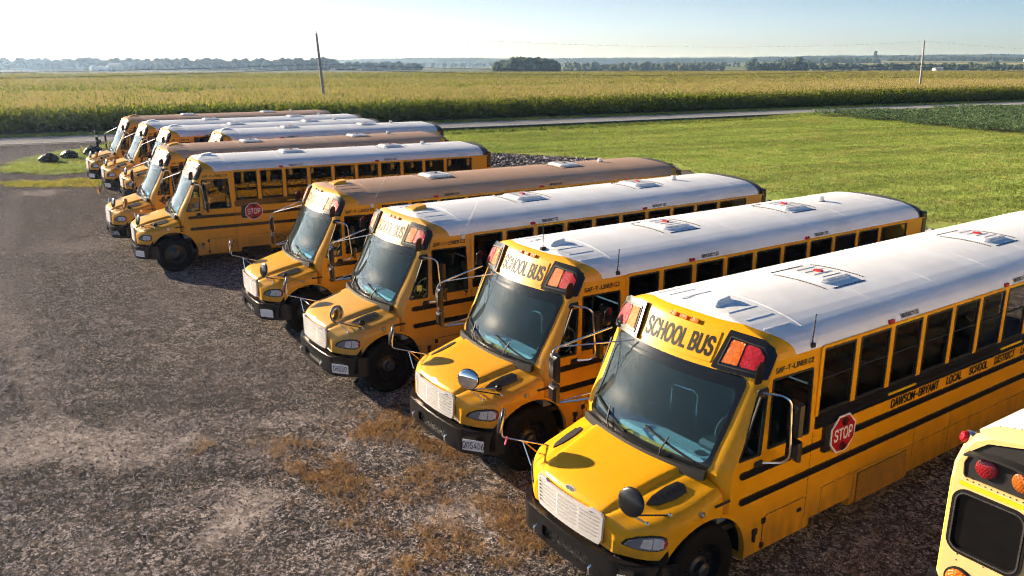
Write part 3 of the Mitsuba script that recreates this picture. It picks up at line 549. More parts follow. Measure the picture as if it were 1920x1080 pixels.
for bi, B in enumerate(BUSES):
    if ONLY and bi not in map(int, ONLY.split(',')): continue
    hs = (4.75, 7.95) if B['nw'] == 10 else ((4.75, 8.6) if B['nw'] == 11 else (4.35, 8.6))
    key = (B['nw'], B['tan'])
    if key not in CACHE: CACHE[key] = make_bus_parts(B['nw'], hs, B['tan'])
    parts, L = CACHE[key]
    if B['nw'] not in ICACHE: ICACHE[B['nw']] = make_interior(B['nw'], L)
    si = bi if bi < 4 else 3
    if si not in SCACHE: SCACHE[si] = crossview(STY[si])
    extra = []
    def ex(k, m, mat, smooth=30, label=None): extra.append((k, mikit.ply(as_tm(m), None, smooth), mat, label))
    if B.get('plate'): extra += plate(*B['plate'])
    if B.get('letter'):
        x = 4.42
        for w in ('DAWSON-BRYANT', 'LOCAL', 'SCHOOL', 'DISTRICT', 'LAW'):
            t = heavy(w, .118, .78, .0035); ex('body_lettering', mapped(t, [[1, 0, 0], [0, 0, 1], [0, -1, 0], [x - t.bounds[0, 0], -1.221, 1.616]]), 'letter_black', False); x += t.extents[0] + .20
    if B.get('nine'): t = text('9', .14, .7, True); ex('number_lettering', mapped(t, [[1, 0, 0], [0, 0, 1], [0, -1, 0], [2.60, -1.221, 1.635]]), 'black_matte', False)
    if B.get('stick'):
        for k, (a, b) in enumerate(window_spans(B['nw'])): ex('window_sticker', on_side(sbox(a + .10, 2.48, a + .19, 2.62), .002, y=-1.199), 'sticker_orange')
        ex('window_sticker', on_side(sbox(1.62, 1.86, 1.72, 1.97), .002, y=-1.20), 'sticker_yellow')
    if B.get('stick5'):
        ex('window_sticker', on_side(sbox(1.70, 2.10, 1.80, 2.26), .002, y=-1.206), 'sticker_yellow'); t = text('5', .11, .8); ex('window_sticker__character', mapped(t, [[1, 0, 0], [0, 0, 1], [0, -1, 0], [1.72, -1.2085, 2.125]]), 'black_matte', False)
    if B.get('ant') == 'black': ex('antenna', cat([tube([(2.62, -1.19, 2.86), (2.63, -1.20, 3.22)], .008, 6), cbox((2.58, -1.225, 2.82), (2.66, -1.16, 2.88), .015)]), 'black_matte')
    if B.get('ant') == 'white': ex('antenna', cat([tube([(2.60, -1.20, 2.78), (2.98, -1.16, 3.40)], .0035, 5), cbox((2.56, -1.245, 2.72), (2.64, -1.20, 2.82), .015)]), 'grille_silver')
    if B.get('ytop'): ex('roof_antenna', cat([tube([(1.95, -.2, 3.12), (1.95, -.2, 3.5)], .006, 6), cbox((1.90, -.24, 3.10), (2.0, -.16, 3.15), .015)]), 'black_matte')
    root = numbered('school_bus'); M = LOT @ T().translate([B['x'], B['y'], 0]).rotate([0, 0, 1], B['a'])
    labels[root] = {'label': B['label'], 'category': 'school bus', 'group': 'school buses parked in a slanting row'}
    roles = {'paint': B['paint'], 'roof': 'roof_tan' if B['tan'] else 'roof_white', 'roof2': 'roof_tan' if B['tan'] else 'roof_white', 'vent': B['paint'] if (B['tan'] or bi == 2) else 'roof_white', 'lining': 'lining'}
    for k, d, mat, lab in parts + ICACHE[B['nw']] + SCACHE[si] + extra:
        if bi > 5 and k.split('__')[0] in ('passenger_seat', 'side_grille'): continue
        kk = numbered(f'{root}__{k}') if '__' not in k else None
        if kk is None:
            h_, c_ = k.split('__'); n = len([q for q in taken if q == f'{root}__{h_}' or (q.startswith(f'{root}__{h_}_') and '__' not in q[len(root) + 2:])])
            kk = numbered(f"{root}__{h_}{'' if n < 2 else f'_{n - 1:03d}'}__{c_}")
        scene[kk] = {**d, 'bsdf': {'type': 'ref', 'id': roles.get(mat, mat)}, 'to_world': M}
        if lab: labels[kk] = {'label': lab}

# ------------------------------------------------------------------ the older bus at the lower right, seen from behind
def old_bus():
    root = numbered('older_school_bus'); M = LOT @ T().translate([4.535, 5.652, 0]).rotate([0, 0, 1], 34.33); L = 10.5
    labels[root] = {'label': 'older cream yellow school bus seen from behind at the lower right corner', 'category': 'school bus'}
    def add(k, m, mat, smooth=30): kk = numbered(f'{root}__{k}'); scene[kk] = {**mikit.ply(as_tm(m), None, smooth), 'bsdf': {'type': 'ref', 'id': mat}, 'to_world': M}; return kk[len(root) + 2:]
    q = [(1.16, .5), (1.19, .55), (1.19, 2.40), (1.18, 2.58), (1.13, 2.76), (1.03, 2.90), (.88, 2.985), (.6, 3.04), (.3, 3.07), (0, 3.08)]; sec = lambda d=0: Polygon(q + [(-x, z) for x, z in q[-2::-1]]).buffer(d, join_style=2)
    def endring(p0, x0, p1, x1): return m3.Manifold.hull(along(p0, x0, x0 + .004) + along(p1, x1, x1 + .004))
    body = along(sec(), .14, L) + endring(sec(-.03), .05, sec(), .14) + endring(sec(-.075), .0, sec(-.03), .05)
    body = body - man(trimesh.creation.box(bounds=[[.08, -1.05, .9], [L - .1, 1.05, 2.9]]))
    win = lambda s: rrect(.49 if s > 0 else -1.06, 1.79, 1.06 if s > 0 else -.49, 2.345, .09)
    dpan = Polygon([(-1.04, 2.485), (1.04, 2.485), (1.05, 2.62), (1.0, 2.75), (.88, 2.86), (.6, 2.93), (.3, 2.96), (-.3, 2.96), (-.6, 2.93), (-.88, 2.86), (-1.0, 2.75), (-1.05, 2.62)]).buffer(-.04).buffer(.04)
    for s in (1, -1): body = body - along(win(s), -.5, .6)
    body = body - along(dpan, -.1, .03) - along(rrect(-.33, 1.6, .33, 2.36, .08), -.5, .6) - cyl_y(3.2, .5, .62, -2, 2) - cyl_y(8.9, .5, .62, -2, 2)
    rest, roof = body.split_by_plane((0, 0, -1), -2.74); wr = man(trimesh.creation.box(bounds=[[.16, -2, 2], [L, 2, 4]]))
    add('body', rest, 'cream_yellow', 30); add('roof', roof ^ wr, 'roof_white', 30); add('roof_end_arch', roof - wr, 'cream_yellow', 30)
    back = lambda poly, th, x: mapped(extr(affinity.scale(poly, -1, 1, origin=(0, 0)), th), [[0, -1, 0], [0, 0, 1], [-1, 0, 0], [x, 0, 0]])
    add('dark_lamp_panel', back(dpan.buffer(-.003), .012, .03), 'black_matte', 35)
    for y, m, nm in ((.86, 'lens_red_dark', 'red_warning_lamp'), (.56, 'lens_amber_dark', 'amber_warning_lamp'), (-.86, 'lens_red_dark', 'red_warning_lamp'), (-.56, 'lens_amber_dark', 'amber_warning_lamp')):
        k = add(nm, mapped(lathe([(.092, 0), (.088, .03), (.06, .048), (0, .054)][::-1], 26), [[0, 1, 0], [0, 0, 1], [-1, 0, 0], [.02, y, 2.635]]), m, 40)
        dots = [(y + r * math.cos(t), 2.635 + r * math.sin(t), .06 - .35 * r * r / .01 * .05) for r, n in ((.0, 1), (.025, 6), (.05, 12), (.073, 18)) for t in np.arange(n) * 2 * math.pi / n]
        kk = numbered(f'{root}__{k}__reflector_dots'); scene[kk] = {**mikit.ply(cat([mv(trimesh.creation.icosphere(0, .006), (.02 - d + .006, yy, z)) for yy, z, d in dots]), None, True), 'bsdf': {'type': 'ref', 'id': m.replace('_dark', '')}, 'to_world': M}; labels[kk] = {'kind': 'stuff'}
    for s in (1, -1):
        vis = [(-.0, .42), (-.0, 1.02), ]; arc = [(y, 2.72 + .045 * (1 - ((y - .71) / .31) ** 2)) for y in np.linspace(.40, 1.02, 13)]
        vm = Polygon([(s * y, z) for y, z in arc] + [(s * y, z + .02) for y, z in arc[::-1]]); add('lamp_visor', back(vm, .12, .025), 'black_matte', 35)
    for s in (1, -1):
        w = win(s); add('rear_window', back(w.buffer(.035).difference(w.buffer(-.012)), .03, .015), 'rubber', 35); 
        kk = add('rear_window_trim', back(w.buffer(.008).difference(w.buffer(-.004)), .006, -.014), 'chrome', 35)
        add('rear_window_pane', back(w.buffer(.0), .006, .02), 'dark_pane', 35)
        add('reflective_tape', back(sbox(s * 1.10 - .035, 1.50, s * 1.10 + .035, 2.44), .003, .012), 'tape_yellow'); add('reflective_tape', back(sbox(min(s * .42, s * 1.06), 2.40, max(s * .42, s * 1.06), 2.445), .003, .002), 'tape_yellow')
        for y, m, nm in ((.93, 'lens_amber', 'turn_lamp'), (.62, 'lens_red', 'brake_lamp')):
            add(nm, mapped(lathe([(.115, 0), (.11, .03), (.08, .05), (0, .06)][::-1], 26), [[0, 1, 0], [0, 0, 1], [-1, 0, 0], [.0, s * y, 1.50]]), m, 40); add(nm + '_rim', mapped(lathe([(.125, -.005), (.13, .02), (.112, .028)][::-1], 26), [[0, 1, 0], [0, 0, 1], [-1, 0, 0], [.0, s * y, 1.50]]), 'rubber', 40)
        add('reflective_tape', back(sbox(min(s * .37, s * .42), 1.0, max(s * .37, s * .42), 2.445), .003, .002), 'tape_yellow')
        lm = [[s * .75, .66, 0], [0, 0, 1], [-.66, s * .75, 0], [.10, s * 1.07, 2.83]]
        lm = [np.array([s * .7, .7 * 1, 0]), np.array([.2, -s * .2, .96]), np.array([-.68, s * .66, .2]), np.array([.10, s * 1.10, 2.81])]
        add('side_marker_lamp', mapped(lathe([(.052, -.03), (.052, .03), (.04, .05), (0, .056)], 14), lm), 'lens_red', 40); add('side_marker_lamp_guard', mapped(lathe([(.062, -.04), (.066, .012), (.054, .014)], 14), lm), 'chrome', 40)
    dp = rrect(-.35, .75, .35, 2.42, .06); add('emergency_door', back(dp.difference(rrect(-.31, 1.62, .31, 2.34, .08)), .012, .006), 'cream_yellow'); add('emergency_door_window', back(rrect(-.33, 1.6, .33, 2.36, .08), .006, .02), 'dark_pane')
    riv = [(y, 2.47) for y in np.linspace(-1.0, 1.0, 40)] + [(s * y, z) for s in (1, -1) for y, z in ((.98, 1.74), (.75, 1.735), (.55, 1.735), (.98, 1.68), (1.0, 2.50), (.40, 1.70), (.40, 1.62))]
    rv = [(.0, y, z) for y, z in riv] + [(.155, y, np.interp(abs(y), [0, .3, .6, .88, 1.03, 1.13], [3.08, 3.07, 3.04, 2.985, 2.90, 2.76])) for y in np.linspace(-1.1, 1.1, 40)]
    kk = numbered(f'{root}__rivets'); scene[kk] = {**mikit.ply(cat([mv(trimesh.creation.icosphere(0, .008), p) for p in rv]), None, True), 'bsdf': {'type': 'ref', 'id': 'rim_metal'}, 'to_world': M}; labels[kk] = {'kind': 'stuff'}
    add('bumper', cbox((-.12, -1.2, .5), (.06, 1.2, .80), .03), 'black_gloss'); add('corner_trim', cbox((-.01, 1.10, 1.36), (.10, 1.215, 1.46), .02), 'black_gloss')
    for x in (3.2, 8.9):
        for s in (1, -1): add('wheel', mapped(lathe([(.1, 0), (.3, .02), (.32, .12), (.48, .13), (.51, .09), (.51, -.09), (.48, -.13)][::-1], 32), [[1, 0, 0], [0, 0, 1], [0, s, 0], [x, s * 1.03, .51]]), 'rubber')
    for z in (1.15, 1.45, 1.75):
        for s in (1, -1): add('rub_rail', cbox((.2, s * 1.2 - .015, z - .04), (L, s * 1.2 + .015, z + .04), .01), 'black_gloss')
P('dark_pane', (.006, .006, .007), .08)
old_bus()

# ================================================================== the setting
def put(key, mesh, mat, label=None, cat_=None, kind=None, smooth=False, color=None, group=None, M=None):
    d = mikit.ply(mesh, mat, smooth, color=color)
    if M is not None: d['to_world'] = M
    scene[key] = d
    if kind or label: tag(key, label or key.replace('_', ' '), cat_, group, kind)
    return key
def grid_mesh(xs, ys, zf, keep=None):
    X, Y = np.meshgrid(xs, ys); n, m = X.shape; v = np.stack([X, Y, zf(X, Y)], -1).reshape(-1, 3)
    i, j = np.meshgrid(np.arange(n - 1), np.arange(m - 1), indexing='ij'); a = i * m + j
    if keep is not None:
        cx, cy = (X[:-1, :-1] + X[1:, 1:]) / 2, (Y[:-1, :-1] + Y[1:, 1:]) / 2; a = a[keep(cx, cy)]
    a = a.ravel(); f = np.vstack([np.stack([a, a + 1, a + m + 1], 1), np.stack([a, a + m + 1, a + m], 1)])
    used = np.unique(f); new = np.full(len(v), -1); new[used] = np.arange(len(used)); return v[used], new[f]
import shapely
def inside(poly, X, Y): return shapely.contains_xy(poly, X, Y)

# ground: one sheet to the horizon
def soil(p, n, uv):
    t = fbm(p.x * .9, p.y * .9, 0, 4); far = smoothstep(150, 700, p.y)
    near = mix((.055, .060, .022), (.12, .11, .045), t); plain = mix((.09, .12, .045), (.20, .19, .10), smoothstep(.35, .65, fbm(p.x * .004, p.y * .011, 3, 3)))
    return mix(near, plain, far)
P('soil', proc(soil), .95, spec=.1)
def glog(lo, hi, fine0, fine1, step): return np.unique(np.r_[-np.geomspace(-fine0, -lo, 14) if lo < fine0 < 0 else [], np.arange(fine0, fine1 + step, step), np.geomspace(fine1, hi, 22)])
gx, gy_ = glog(-4400, 4400, -60, 90, .9), np.r_[-500, -100, -30, np.arange(-10, 50, 6), np.arange(50, 112, .7), np.geomspace(112.5, 5300, 40)]
put('ground', grid_mesh(gx, gy_, lambda x, y: gz(x, y) - .03), 'soil', kind='structure')

# the gravel lot
LAWN = Polygon([(-26.4, 43.0), (-24.0, 42.6), (-22.2, 43.6), (-19, 45.0), (-12, 49.5), (-5, 51.6), (-1.0, 52.0), (4, 50.0), (8.6, 47.1), (9.8, 40), (10.8, 33.8), (14.6, 28.8), (19, 21), (26, 10), (40, -8), (75, -8), (130, 20), (160, 100), (160, 151), (65.1, 106.2), (29.4, 87.6), (-4.5, 69.7), (-25.8, 59.5), (-27.6, 57.2), (-29.0, 53.0), (-29.3, 49.0), (-28.0, 45.0)])
PATCH = Polygon([(-24.6, 39.6), (-22.8, 38.7), (-19.3, 38.6), (-15, 40.3), (-12, 43.0), (-13, 44.2), (-18.5, 42.6), (-21.5, 41.6), (-24.3, 41.2)])
SOY = Polygon([(30.7, 86.6), (31.6, 83.5), (33.4, 79.0), (35.2, 73.1), (38.9, 63.6), (46, 47), (60, 20), (130, 20), (160, 100), (160, 143), (65.1, 99.5), (44, 89.0)])
def ell(p, cx, cy, rx, ry, a, soft=.5):
    c, s = math.cos(a), math.sin(a); x, y = p.x - cx, p.y - cy; u, v = (x * c + y * s) / rx, (-x * s + y * c) / ry
    w = (fbm(p.x * 1.7, p.y * 1.7, 5, 4) - .5) * 1.5
    return smoothstep(1 + soft, 1 - soft, dr.sqrt(u * u + v * v) + w)
DUST = [(-11.2, 17.6, .30, 7.5, .62, .55), (-13.1, 19.2, .26, 7.0, .60, .5), (-8.0, 10.2, .26, 3.5, .3, .5), (-18.5, 30, .35, 7, .5, .45), (-20.5, 31, .35, 7, .5, .45), (-7.6, 12.15, 2.6, .85, .0, .9), (-4.6, 12.95, 2.0, .30, .16, .55), (-3.85, 12.0, .5, .35, .2, .8), (-3.75, 9.95, .42, .62, -.25, 1.2), (-4.4, 10.3, .8, .35, .5, .45), (-.75, 10.1, .40, .42, 0, .8), (-2.4, 12.3, .9, .3, .1, .5),
        (-14.4, 26.4, 1.6, .9, .3, .6), (-21.2, 37.0, 1.2, .8, 0, .9), (-30.5, 46.5, 1.1, 3.5, -.3, .8), (-12.0, 19.0, .5, 5.5, .55, .30), (-9.0, 15.4, .45, 3.0, .5, .28), (-7.4, 9.4, 1.6, .5, .1, .35), (-5.3, 8.6, .8, .8, 0, .35), (-17.5, 27, .5, 6, .5, .25), (-31, 52, 2.5, 4, 0, .5), (-9.5, 22, .3, 6, .42, .18)]
def dust_mask(p):
    d = mi.Float(0)
    for cx, cy, rx, ry, a, k in DUST: d = dr.maximum(d, ell(p, cx, cy, rx, ry, a) * k)
    return dr.minimum(d, 1)
def gravel_col(p, n, uv):
    v = mi.Float(0)
    for k, w in ((46, .38), (23, .37), (9, .16), (4.3, .09)):        # stones and clusters of stones of several sizes, each its own tone
        wob = .35 * noise(p.x * k * .9 + 7, p.y * k * .9); d1, d2, r = voronoi(p.x * k + wob, p.y * k); v += w * r
    d1, d2, r = voronoi(p.x * 27, p.y * 27)
    v = smoothstep(.30, .80, v); v = v * v * 1.1
    c = mix((.022, .019, .018), (.66, .575, .55), v) * (.55 + .45 * smoothstep(.02, .2, d2 - d1))
    c = c * (.82 + .36 * noise(p.x * 3.1, p.y * 3.1, 7))
    c = mix(c, (.30, .21, .14), smoothstep(.80, .95, cell_rand(p.x * 11, p.y * 11, 3)) * .35)
    big = fbm(p.x * .35, p.y * .35, 2, 4)
    fines = mix((.12, .10, .099), (.26, .22, .213), fbm(p.x * 14, p.y * 14, 1, 4))
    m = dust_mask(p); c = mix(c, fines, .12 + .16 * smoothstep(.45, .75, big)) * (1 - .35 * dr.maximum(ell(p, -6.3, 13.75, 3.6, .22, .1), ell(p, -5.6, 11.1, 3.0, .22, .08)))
    bare = mix((.24, .20, .19), (.46, .395, .375), smoothstep(.3, .7, fbm(p.x * 9, p.y * 9, 9, 5))) * (.45 + .75 * voronoi(p.x * 30, p.y * 30)[2])
    return mix(c, bare, m * smoothstep(.40, .62, fbm(p.x * 9, p.y * 9, 4, 5) + m * .22) * .85)
def gravel_h(p, n, uv):
    d1, d2, r = voronoi(p.x * 27, p.y * 27); return (smoothstep(0, .35, d2 - d1) * (.5 + r)) * (1 - .8 * dust_mask(p))
P('gravel_bed', proc(gravel_col), .9, spec=.2, bump=(proc(gravel_h, 4e-3), .016))
lot_keep = lambda x, y: ~(inside(LAWN.buffer(-.4), x, y)) & (rdist(x, y) > .0) & (y < 60)
def lot_z(x, y): return gz(x, y) + .004 + .02 * (meshkit.fbm(np.stack([x * .5, y * .5, 0 * x], -1), 3) - .5)
put('gravel_lot', grid_mesh(np.arange(-62, 40, .6), np.arange(-14, 60, .6), lot_z, lot_keep), 'gravel_bed', kind='structure', smooth=True)

# road with its shoulder and edge lines
def strip(d0, d1, xs, dz):
    y = road_y(xs); t = np.gradient(np.stack([xs, y], -1), axis=0); t /= np.linalg.norm(t, axis=1, keepdims=True); nrm = np.stack([t[:, 1], -t[:, 0]], -1)
    A, B = np.stack([xs, y], -1) + nrm * d0, np.stack([xs, y], -1) + nrm * d1
    mk = lambda q, zz: np.column_stack([q, G(q[:, 1]) + zz]); n = len(xs)
    v = np.vstack([mk(A, dz), mk(B, dz), mk(A, dz - .08), mk(B, dz - .08)]); i = np.arange(n - 1); f = []
    for a, b in ((0, n), (n, 3 * n), (2 * n, 0)): f += [np.stack([a + i, b + i, b + i + 1], 1), np.stack([a + i, b + i + 1, a + i + 1], 1)]
    return v, np.vstack(f)
rx = np.r_[np.arange(-700, -60, 20), np.arange(-60, 120, 2.0), np.arange(120, 900, 20)]
def asphalt(p, n, uv): return mix((.19, .187, .195), (.26, .255, .26), fbm(p.x * .8, p.y * .8, 0, 4)) * (.85 + .3 * noise(p.x * 30, p.y * 30))
P('asphalt', proc(asphalt), .75, spec=.4); P('road_paint', (.62, .62, .60), .7); P('shoulder', proc(lambda p, n, uv: mix((.10, .09, .085), (.2, .18, .16), fbm(p.x * 6, p.y * 6, 0, 3))), .95)
put('road', strip(-5.4, 0.0, rx, .045), 'asphalt', kind='structure'); put('road_edge_line', strip(-.42, -.30, rx, .05), 'road_paint', kind='structure'); put('road_edge_line_001', strip(-5.1, -4.98, rx, .05), 'road_paint', kind='structure')
put('road_shoulder', strip(.0, .7, rx[rx < -24], .02), 'shoulder', kind='structure')

# lawn and verges: base sheets with blades standing on them
def lawn_col(p, n, uv):
    b = fbm(p.x * .25, p.y * .5, 0, 3); f = fbm(p.x * 3, p.y * 5, 1, 3); st = fbm((p.x * .93 + p.y * .37) * .12, (p.y * .93 - p.x * .37) * .85, 6, 3); dry = smoothstep(.5, .75, fbm(p.x * .6, p.y * .9, 8, 3))
    c = mix((.24, .325, .062), (.37, .430, .115), b); c = mix(c, (.42, .40, .13), dry * .5); return c * (.62 + .5 * f) * (.86 + .28 * smoothstep(.3, .7, st))
def lawn_h(p, n, uv): return fbm(p.x * 9, p.y * 9, 0, 3)
P('lawn_turf', proc(lawn_col), .9, spec=.15, bump=(proc(lawn_h, .02), .05))
scene['lawn_blade'] = {'type': 'principledthin', 'base_color': proc(lawn_col), 'roughness': .6, 'diff_trans': .9, 'spec_trans': 0.0}
rough_edge = lambda x, y, k=.5: (meshkit.fbm(np.stack([x * .8, y * .8, 0 * x], -1), 3) - .5) * k
def in_lawn(x, y): return inside(LAWN, x + rough_edge(x, y, 1.2), y + rough_edge(y, x, 1.2)) & ~inside(SOY, x, y)
def lawn_z(x, y): return gz(x, y) + .03 + .05 * (meshkit.fbm(np.stack([x * .35, y * .35, 0 * x], -1), 3) - .5)
put('lawn', grid_mesh(np.arange(-30, 64, .42), np.arange(0, 108, .42), lawn_z, in_lawn), 'lawn_turf', kind='structure', smooth=True)
def in_patch(x, y): return inside(PATCH, x + rough_edge(x, y, 1.5), y + rough_edge(y, x, 1.5)) & (meshkit.fbm(np.stack([x * 1.2, y * 1.2, 0 * x + 4], -1), 3) > .47)
def blades(n, size, hgt, w, lean, seed, lo=.5):
    r = np.random.default_rng(seed); p = r.uniform(-size / 2, size / 2, (n, 2)); a = r.uniform(0, 6.283, n); h = hgt * r.uniform(lo, 1.3, n); l = r.normal(0, lean, (n, 2)); d = np.stack([np.cos(a), np.sin(a)], -1) * w / 2
    z0 = np.zeros(n); A = np.column_stack([p - d, z0]); B = np.column_stack([p + d, z0]); C = np.column_stack([p + l * h[:, None], h]); v = np.stack([A, B, C], 1).reshape(-1, 3); return v, np.arange(n * 3).reshape(-1, 3)
def group(name, mesh, mat, smooth=False, color=None): scene[name] = {'type': 'shapegroup', 'piece': mikit.ply(mesh, mat, smooth, color=color)}
def scatter(key, groups, pts, zf, scale=(1, 1), spin=None, label=None, seed=1):
    r = np.random.default_rng(seed)
    for i, (x, y) in enumerate(pts):
        s = r.uniform(*scale); a = r.uniform(0, 360) if spin is None else spin + r.integers(0, 2) * 180
        scene[f'{key}__{i + 1:03d}'] = {'type': 'instance', 'g': {'type': 'ref', 'id': groups[r.integers(len(groups))]}, 'to_world': T().translate([float(x), float(y), float(zf(x, y))]).rotate([0, 0, 1], float(a)).scale(float(s))}
    tag(key, label or key.replace('_', ' '), None, kind='stuff')
def tiles(size, x0, x1, y0, y1, keep):
    X, Y = np.meshgrid(np.arange(x0, x1, size) + size / 2, np.arange(y0, y1, size) + size / 2); k = keep(X, Y) & in_view(X, Y); return np.column_stack([X[k], Y[k]])
def in_view(x, y, m=3.0): return (np.abs(x) < .66 * y + m) & (y > 4)
for i in range(3): group(f'grass_tile_{i}', blades(520, 2.5, .10, .045, .5, 20 + i), 'lawn_blade')
scatter('lawn_grass', [f'grass_tile_{i}' for i in range(3)], tiles(2.2, -30, 62, 8, 108, lambda x, y: inside(LAWN.buffer(-.5), x, y) & ~inside(SOY.buffer(-1), x, y)), lawn_z, label='short mown green grass of the lawn')
VERGE = np.array([(x, road_y(x) + 6.4 + .3 * math.sin(x * 3)) for x in np.arange(-50, 125, 1.1)])
group('verge_tile', blades(260, 1.9, .22, .05, .5, 31), 'lawn_blade')
put('grass_verge', strip(-8.2, -5.35, rx[(rx > -80) & (rx < 200)], .02), 'lawn_turf', kind='structure')
scatter('verge_grass', ['verge_tile'], VERGE, lambda x, y: gz(x, y) + .02, label='grass verge along the far side of the road')
BANK = np.array([(x, road_y(x) - d) for x in np.arange(-12, 32, .9) for d in (.5, 1.4)])
scatter('bank_grass', ['verge_tile'], BANK, lambda x, y: gz(x, y), label='long grass on the road bank')
def dryp(p, n, uv): return mix((.30, .34, .05), (.42, .36, .09), noise(p.x * 2, p.y * 2))
scene['patch_blade'] = {'type': 'principledthin', 'base_color': proc(dryp), 'roughness': .6, 'diff_trans': .9, 'spec_trans': 0.0}
for i in range(2): group(f'patch_tile_{i}', blades(190, 1.2, .10, .045, .6, 40 + i), 'patch_blade')
scatter('patchy_grass', ['patch_tile_0', 'patch_tile_1'], tiles(.8, -26, -10, 37, 46, in_patch), lambda x, y: gz(x, y) + .01, label='thin yellowing grass growing through the gravel')

# loose stones of the lot
def stones(n, size, r0, r1, seed, flat=.62, power=2.2):
    r = np.random.default_rng(seed); O = np.array([[1, 0, 0], [-1, 0, 0], [0, 1, 0], [0, -1, 0], [0, 0, 1], [0, 0, -1]], float); FF = np.array([[0, 2, 4], [2, 1, 4], [1, 3, 4], [3, 0, 4], [2, 0, 5], [1, 2, 5], [3, 1, 5], [0, 3, 5]])
    R = r0 + (r1 - r0) * r.random(n) ** power; v = O[None] * r.uniform(.65, 1.35, (n, 6, 1)) + r.normal(0, .18, (n, 6, 3)); a = r.uniform(0, 6.283, n); b = r.normal(0, .5, n)
    c, s = np.cos(b)[:, None], np.sin(b)[:, None]; v = np.stack([v[..., 0] * c - v[..., 2] * s, v[..., 1], v[..., 0] * s + v[..., 2] * c], -1)
    v[..., 2] *= flat; c, s = np.cos(a)[:, None], np.sin(a)[:, None]; v = np.stack([v[..., 0] * c - v[..., 1] * s, v[..., 0] * s + v[..., 1] * c, v[..., 2]], -1)
    v = v * R[:, None, None] + np.column_stack([r.uniform(-size / 2, size / 2, (n, 2)), R * flat * .45])[:, None]
    col = np.array([[.06, .05, .05], [.16, .135, .13], [.34, .29, .28], [.85, .77, .75], [.42, .30, .20], [.025, .021, .022]])[r.choice(6, n, p=[.22, .24, .20, .14, .06, .14])] * r.uniform(.55, 1.1, (n, 1))
    return trimesh.Trimesh(v.reshape(-1, 3), (FF[None] + 6 * np.arange(n)[:, None, None]).reshape(-1, 3), process=False), np.repeat(col, 6, 0)
P('stone', {'type': 'mesh_attribute', 'name': 'vertex_color'}, .75, spec=.35)
for nm, n, r0, r1 in (('dense', 1150, .005, .017), ('mid', 800, .005, .016), ('thin', 360, .005, .020)):
    for i in range(2): m, c = stones(n, 1.15, r0, r1, 60 + i + n); group(f'gravel_{nm}_{i}', m, 'stone', color=c)
def np_dust(x, y):
    d = 0 * x
    for cx, cy, rx_, ry_, a, k in DUST:
        c, s = math.cos(a), math.sin(a); u, v = ((x - cx) * c + (y - cy) * s) / rx_, (-(x - cx) * s + (y - cy) * c) / ry_; d = np.maximum(d, k * (np.hypot(u, v) < 1.0))
    return d
gp_ = tiles(.8, -16, 8, 6.4, 19, lambda x, y: (y < 19) & (x < 6)); cls = np.where(np_dust(gp_[:, 0], gp_[:, 1]) > .42, 2, np.where(meshkit.fbm(np.column_stack([gp_ * .28, 0 * gp_[:, :1]]), 3) + .16 * (np_dust(gp_[:, 0], gp_[:, 1]) == 0) - .012 * (gp_[:, 1] - 10) > .53, 0, 1))
seq = 0; r_ = np.random.default_rng(5)
for (x, y), c in zip(gp_, cls):
    if y > 14.5 and r_.random() < (y - 14.5) / 6: continue
    seq += 1; scene[f'gravel__{seq:03d}'] = {'type': 'instance', 'g': {'type': 'ref', 'id': f"gravel_{('dense', 'mid', 'thin')[c]}_{r_.integers(2)}"}, 'to_world': T().translate([float(x), float(y), float(lot_z(x, y)) - .004]).rotate([0, 0, 1], float(r_.uniform(0, 360)))}
tag('gravel', 'loose gray brown gravel stones covering the parking lot', None, kind='stuff')
# dry brown weeds
DRYP = Polygon([(-3.1, 10.9), (-2.6, 12.6), (-2.0, 13.6), (-1.2, 12.3), (-.3, 11.9), (.35, 11.0), (1.0, 9.3), (1.2, 8.3), (-1.6, 8.3), (-2.2, 9.6)])
def tuft(seed, n=17):
    r = np.random.default_rng(seed); V, Fc = [], []
    for i in range(n):
        a, h, l = r.uniform(0, 6.283), r.uniform(.02, .10), r.uniform(.4, 1.8); o = r.normal(0, .085, 2); d = np.array([math.cos(a), math.sin(a)]); w = np.array([-d[1], d[0]]) * .0034
        p0, p1, p2 = np.r_[o, 0], np.r_[o + d * h * l * .5, h * .8], np.r_[o + d * h * l * 1.2, h]
        k = len(V); W = np.r_[w, 0]; V += [p0 - W, p0 + W, p1 - W, p1 + W, p2]; Fc += [[k, k + 1, k + 3], [k, k + 3, k + 2], [k + 2, k + 3, k + 4]]
    return np.array(V), np.array(Fc)
scene['dry_blade'] = {'type': 'principledthin', 'base_color': proc(lambda p, n, uv: mix((.20, .11, .042), (.58, .36, .16), noise(p.x * 11, p.y * 11, p.z * 30))), 'roughness': .7, 'diff_trans': .8, 'spec_trans': 0.0}
for i in range(4): group(f'weed_{i}', tuft(80 + i), 'dry_blade')
pts = []; r_ = np.random.default_rng(11)
while len(pts) < 430:
    q = np.array([r_.uniform(-3.4, 1.3), r_.uniform(8.2, 13.8)]); nn = meshkit.fbm(np.array([q[0] * 2.4, q[1] * 2.4, 3.0]), 3)
    if DRYP.contains(Point(*q)) and r_.random() < np.clip((nn - .44) * 6, .0, 1): pts.append(q)
    elif r_.random() < .012: pts.append(q + r_.normal(0, .5, 2))
pts += [np.array([cx, cy]) + r_.normal(0, s, 2) for cx, cy, s, n in ((-3.75, 11.95, .22, 14), (-3.3, 11.2, .2, 12), (-2.9, 11.0, .25, 12), (-4.9, 12.0, .12, 4), (-1.9, 13.2, .4, 22), (-3.0, 12.6, .5, 14)) for _ in range(n)]
pts += [np.array([r_.uniform(.5, 16), 0]) for _ in range(0)]
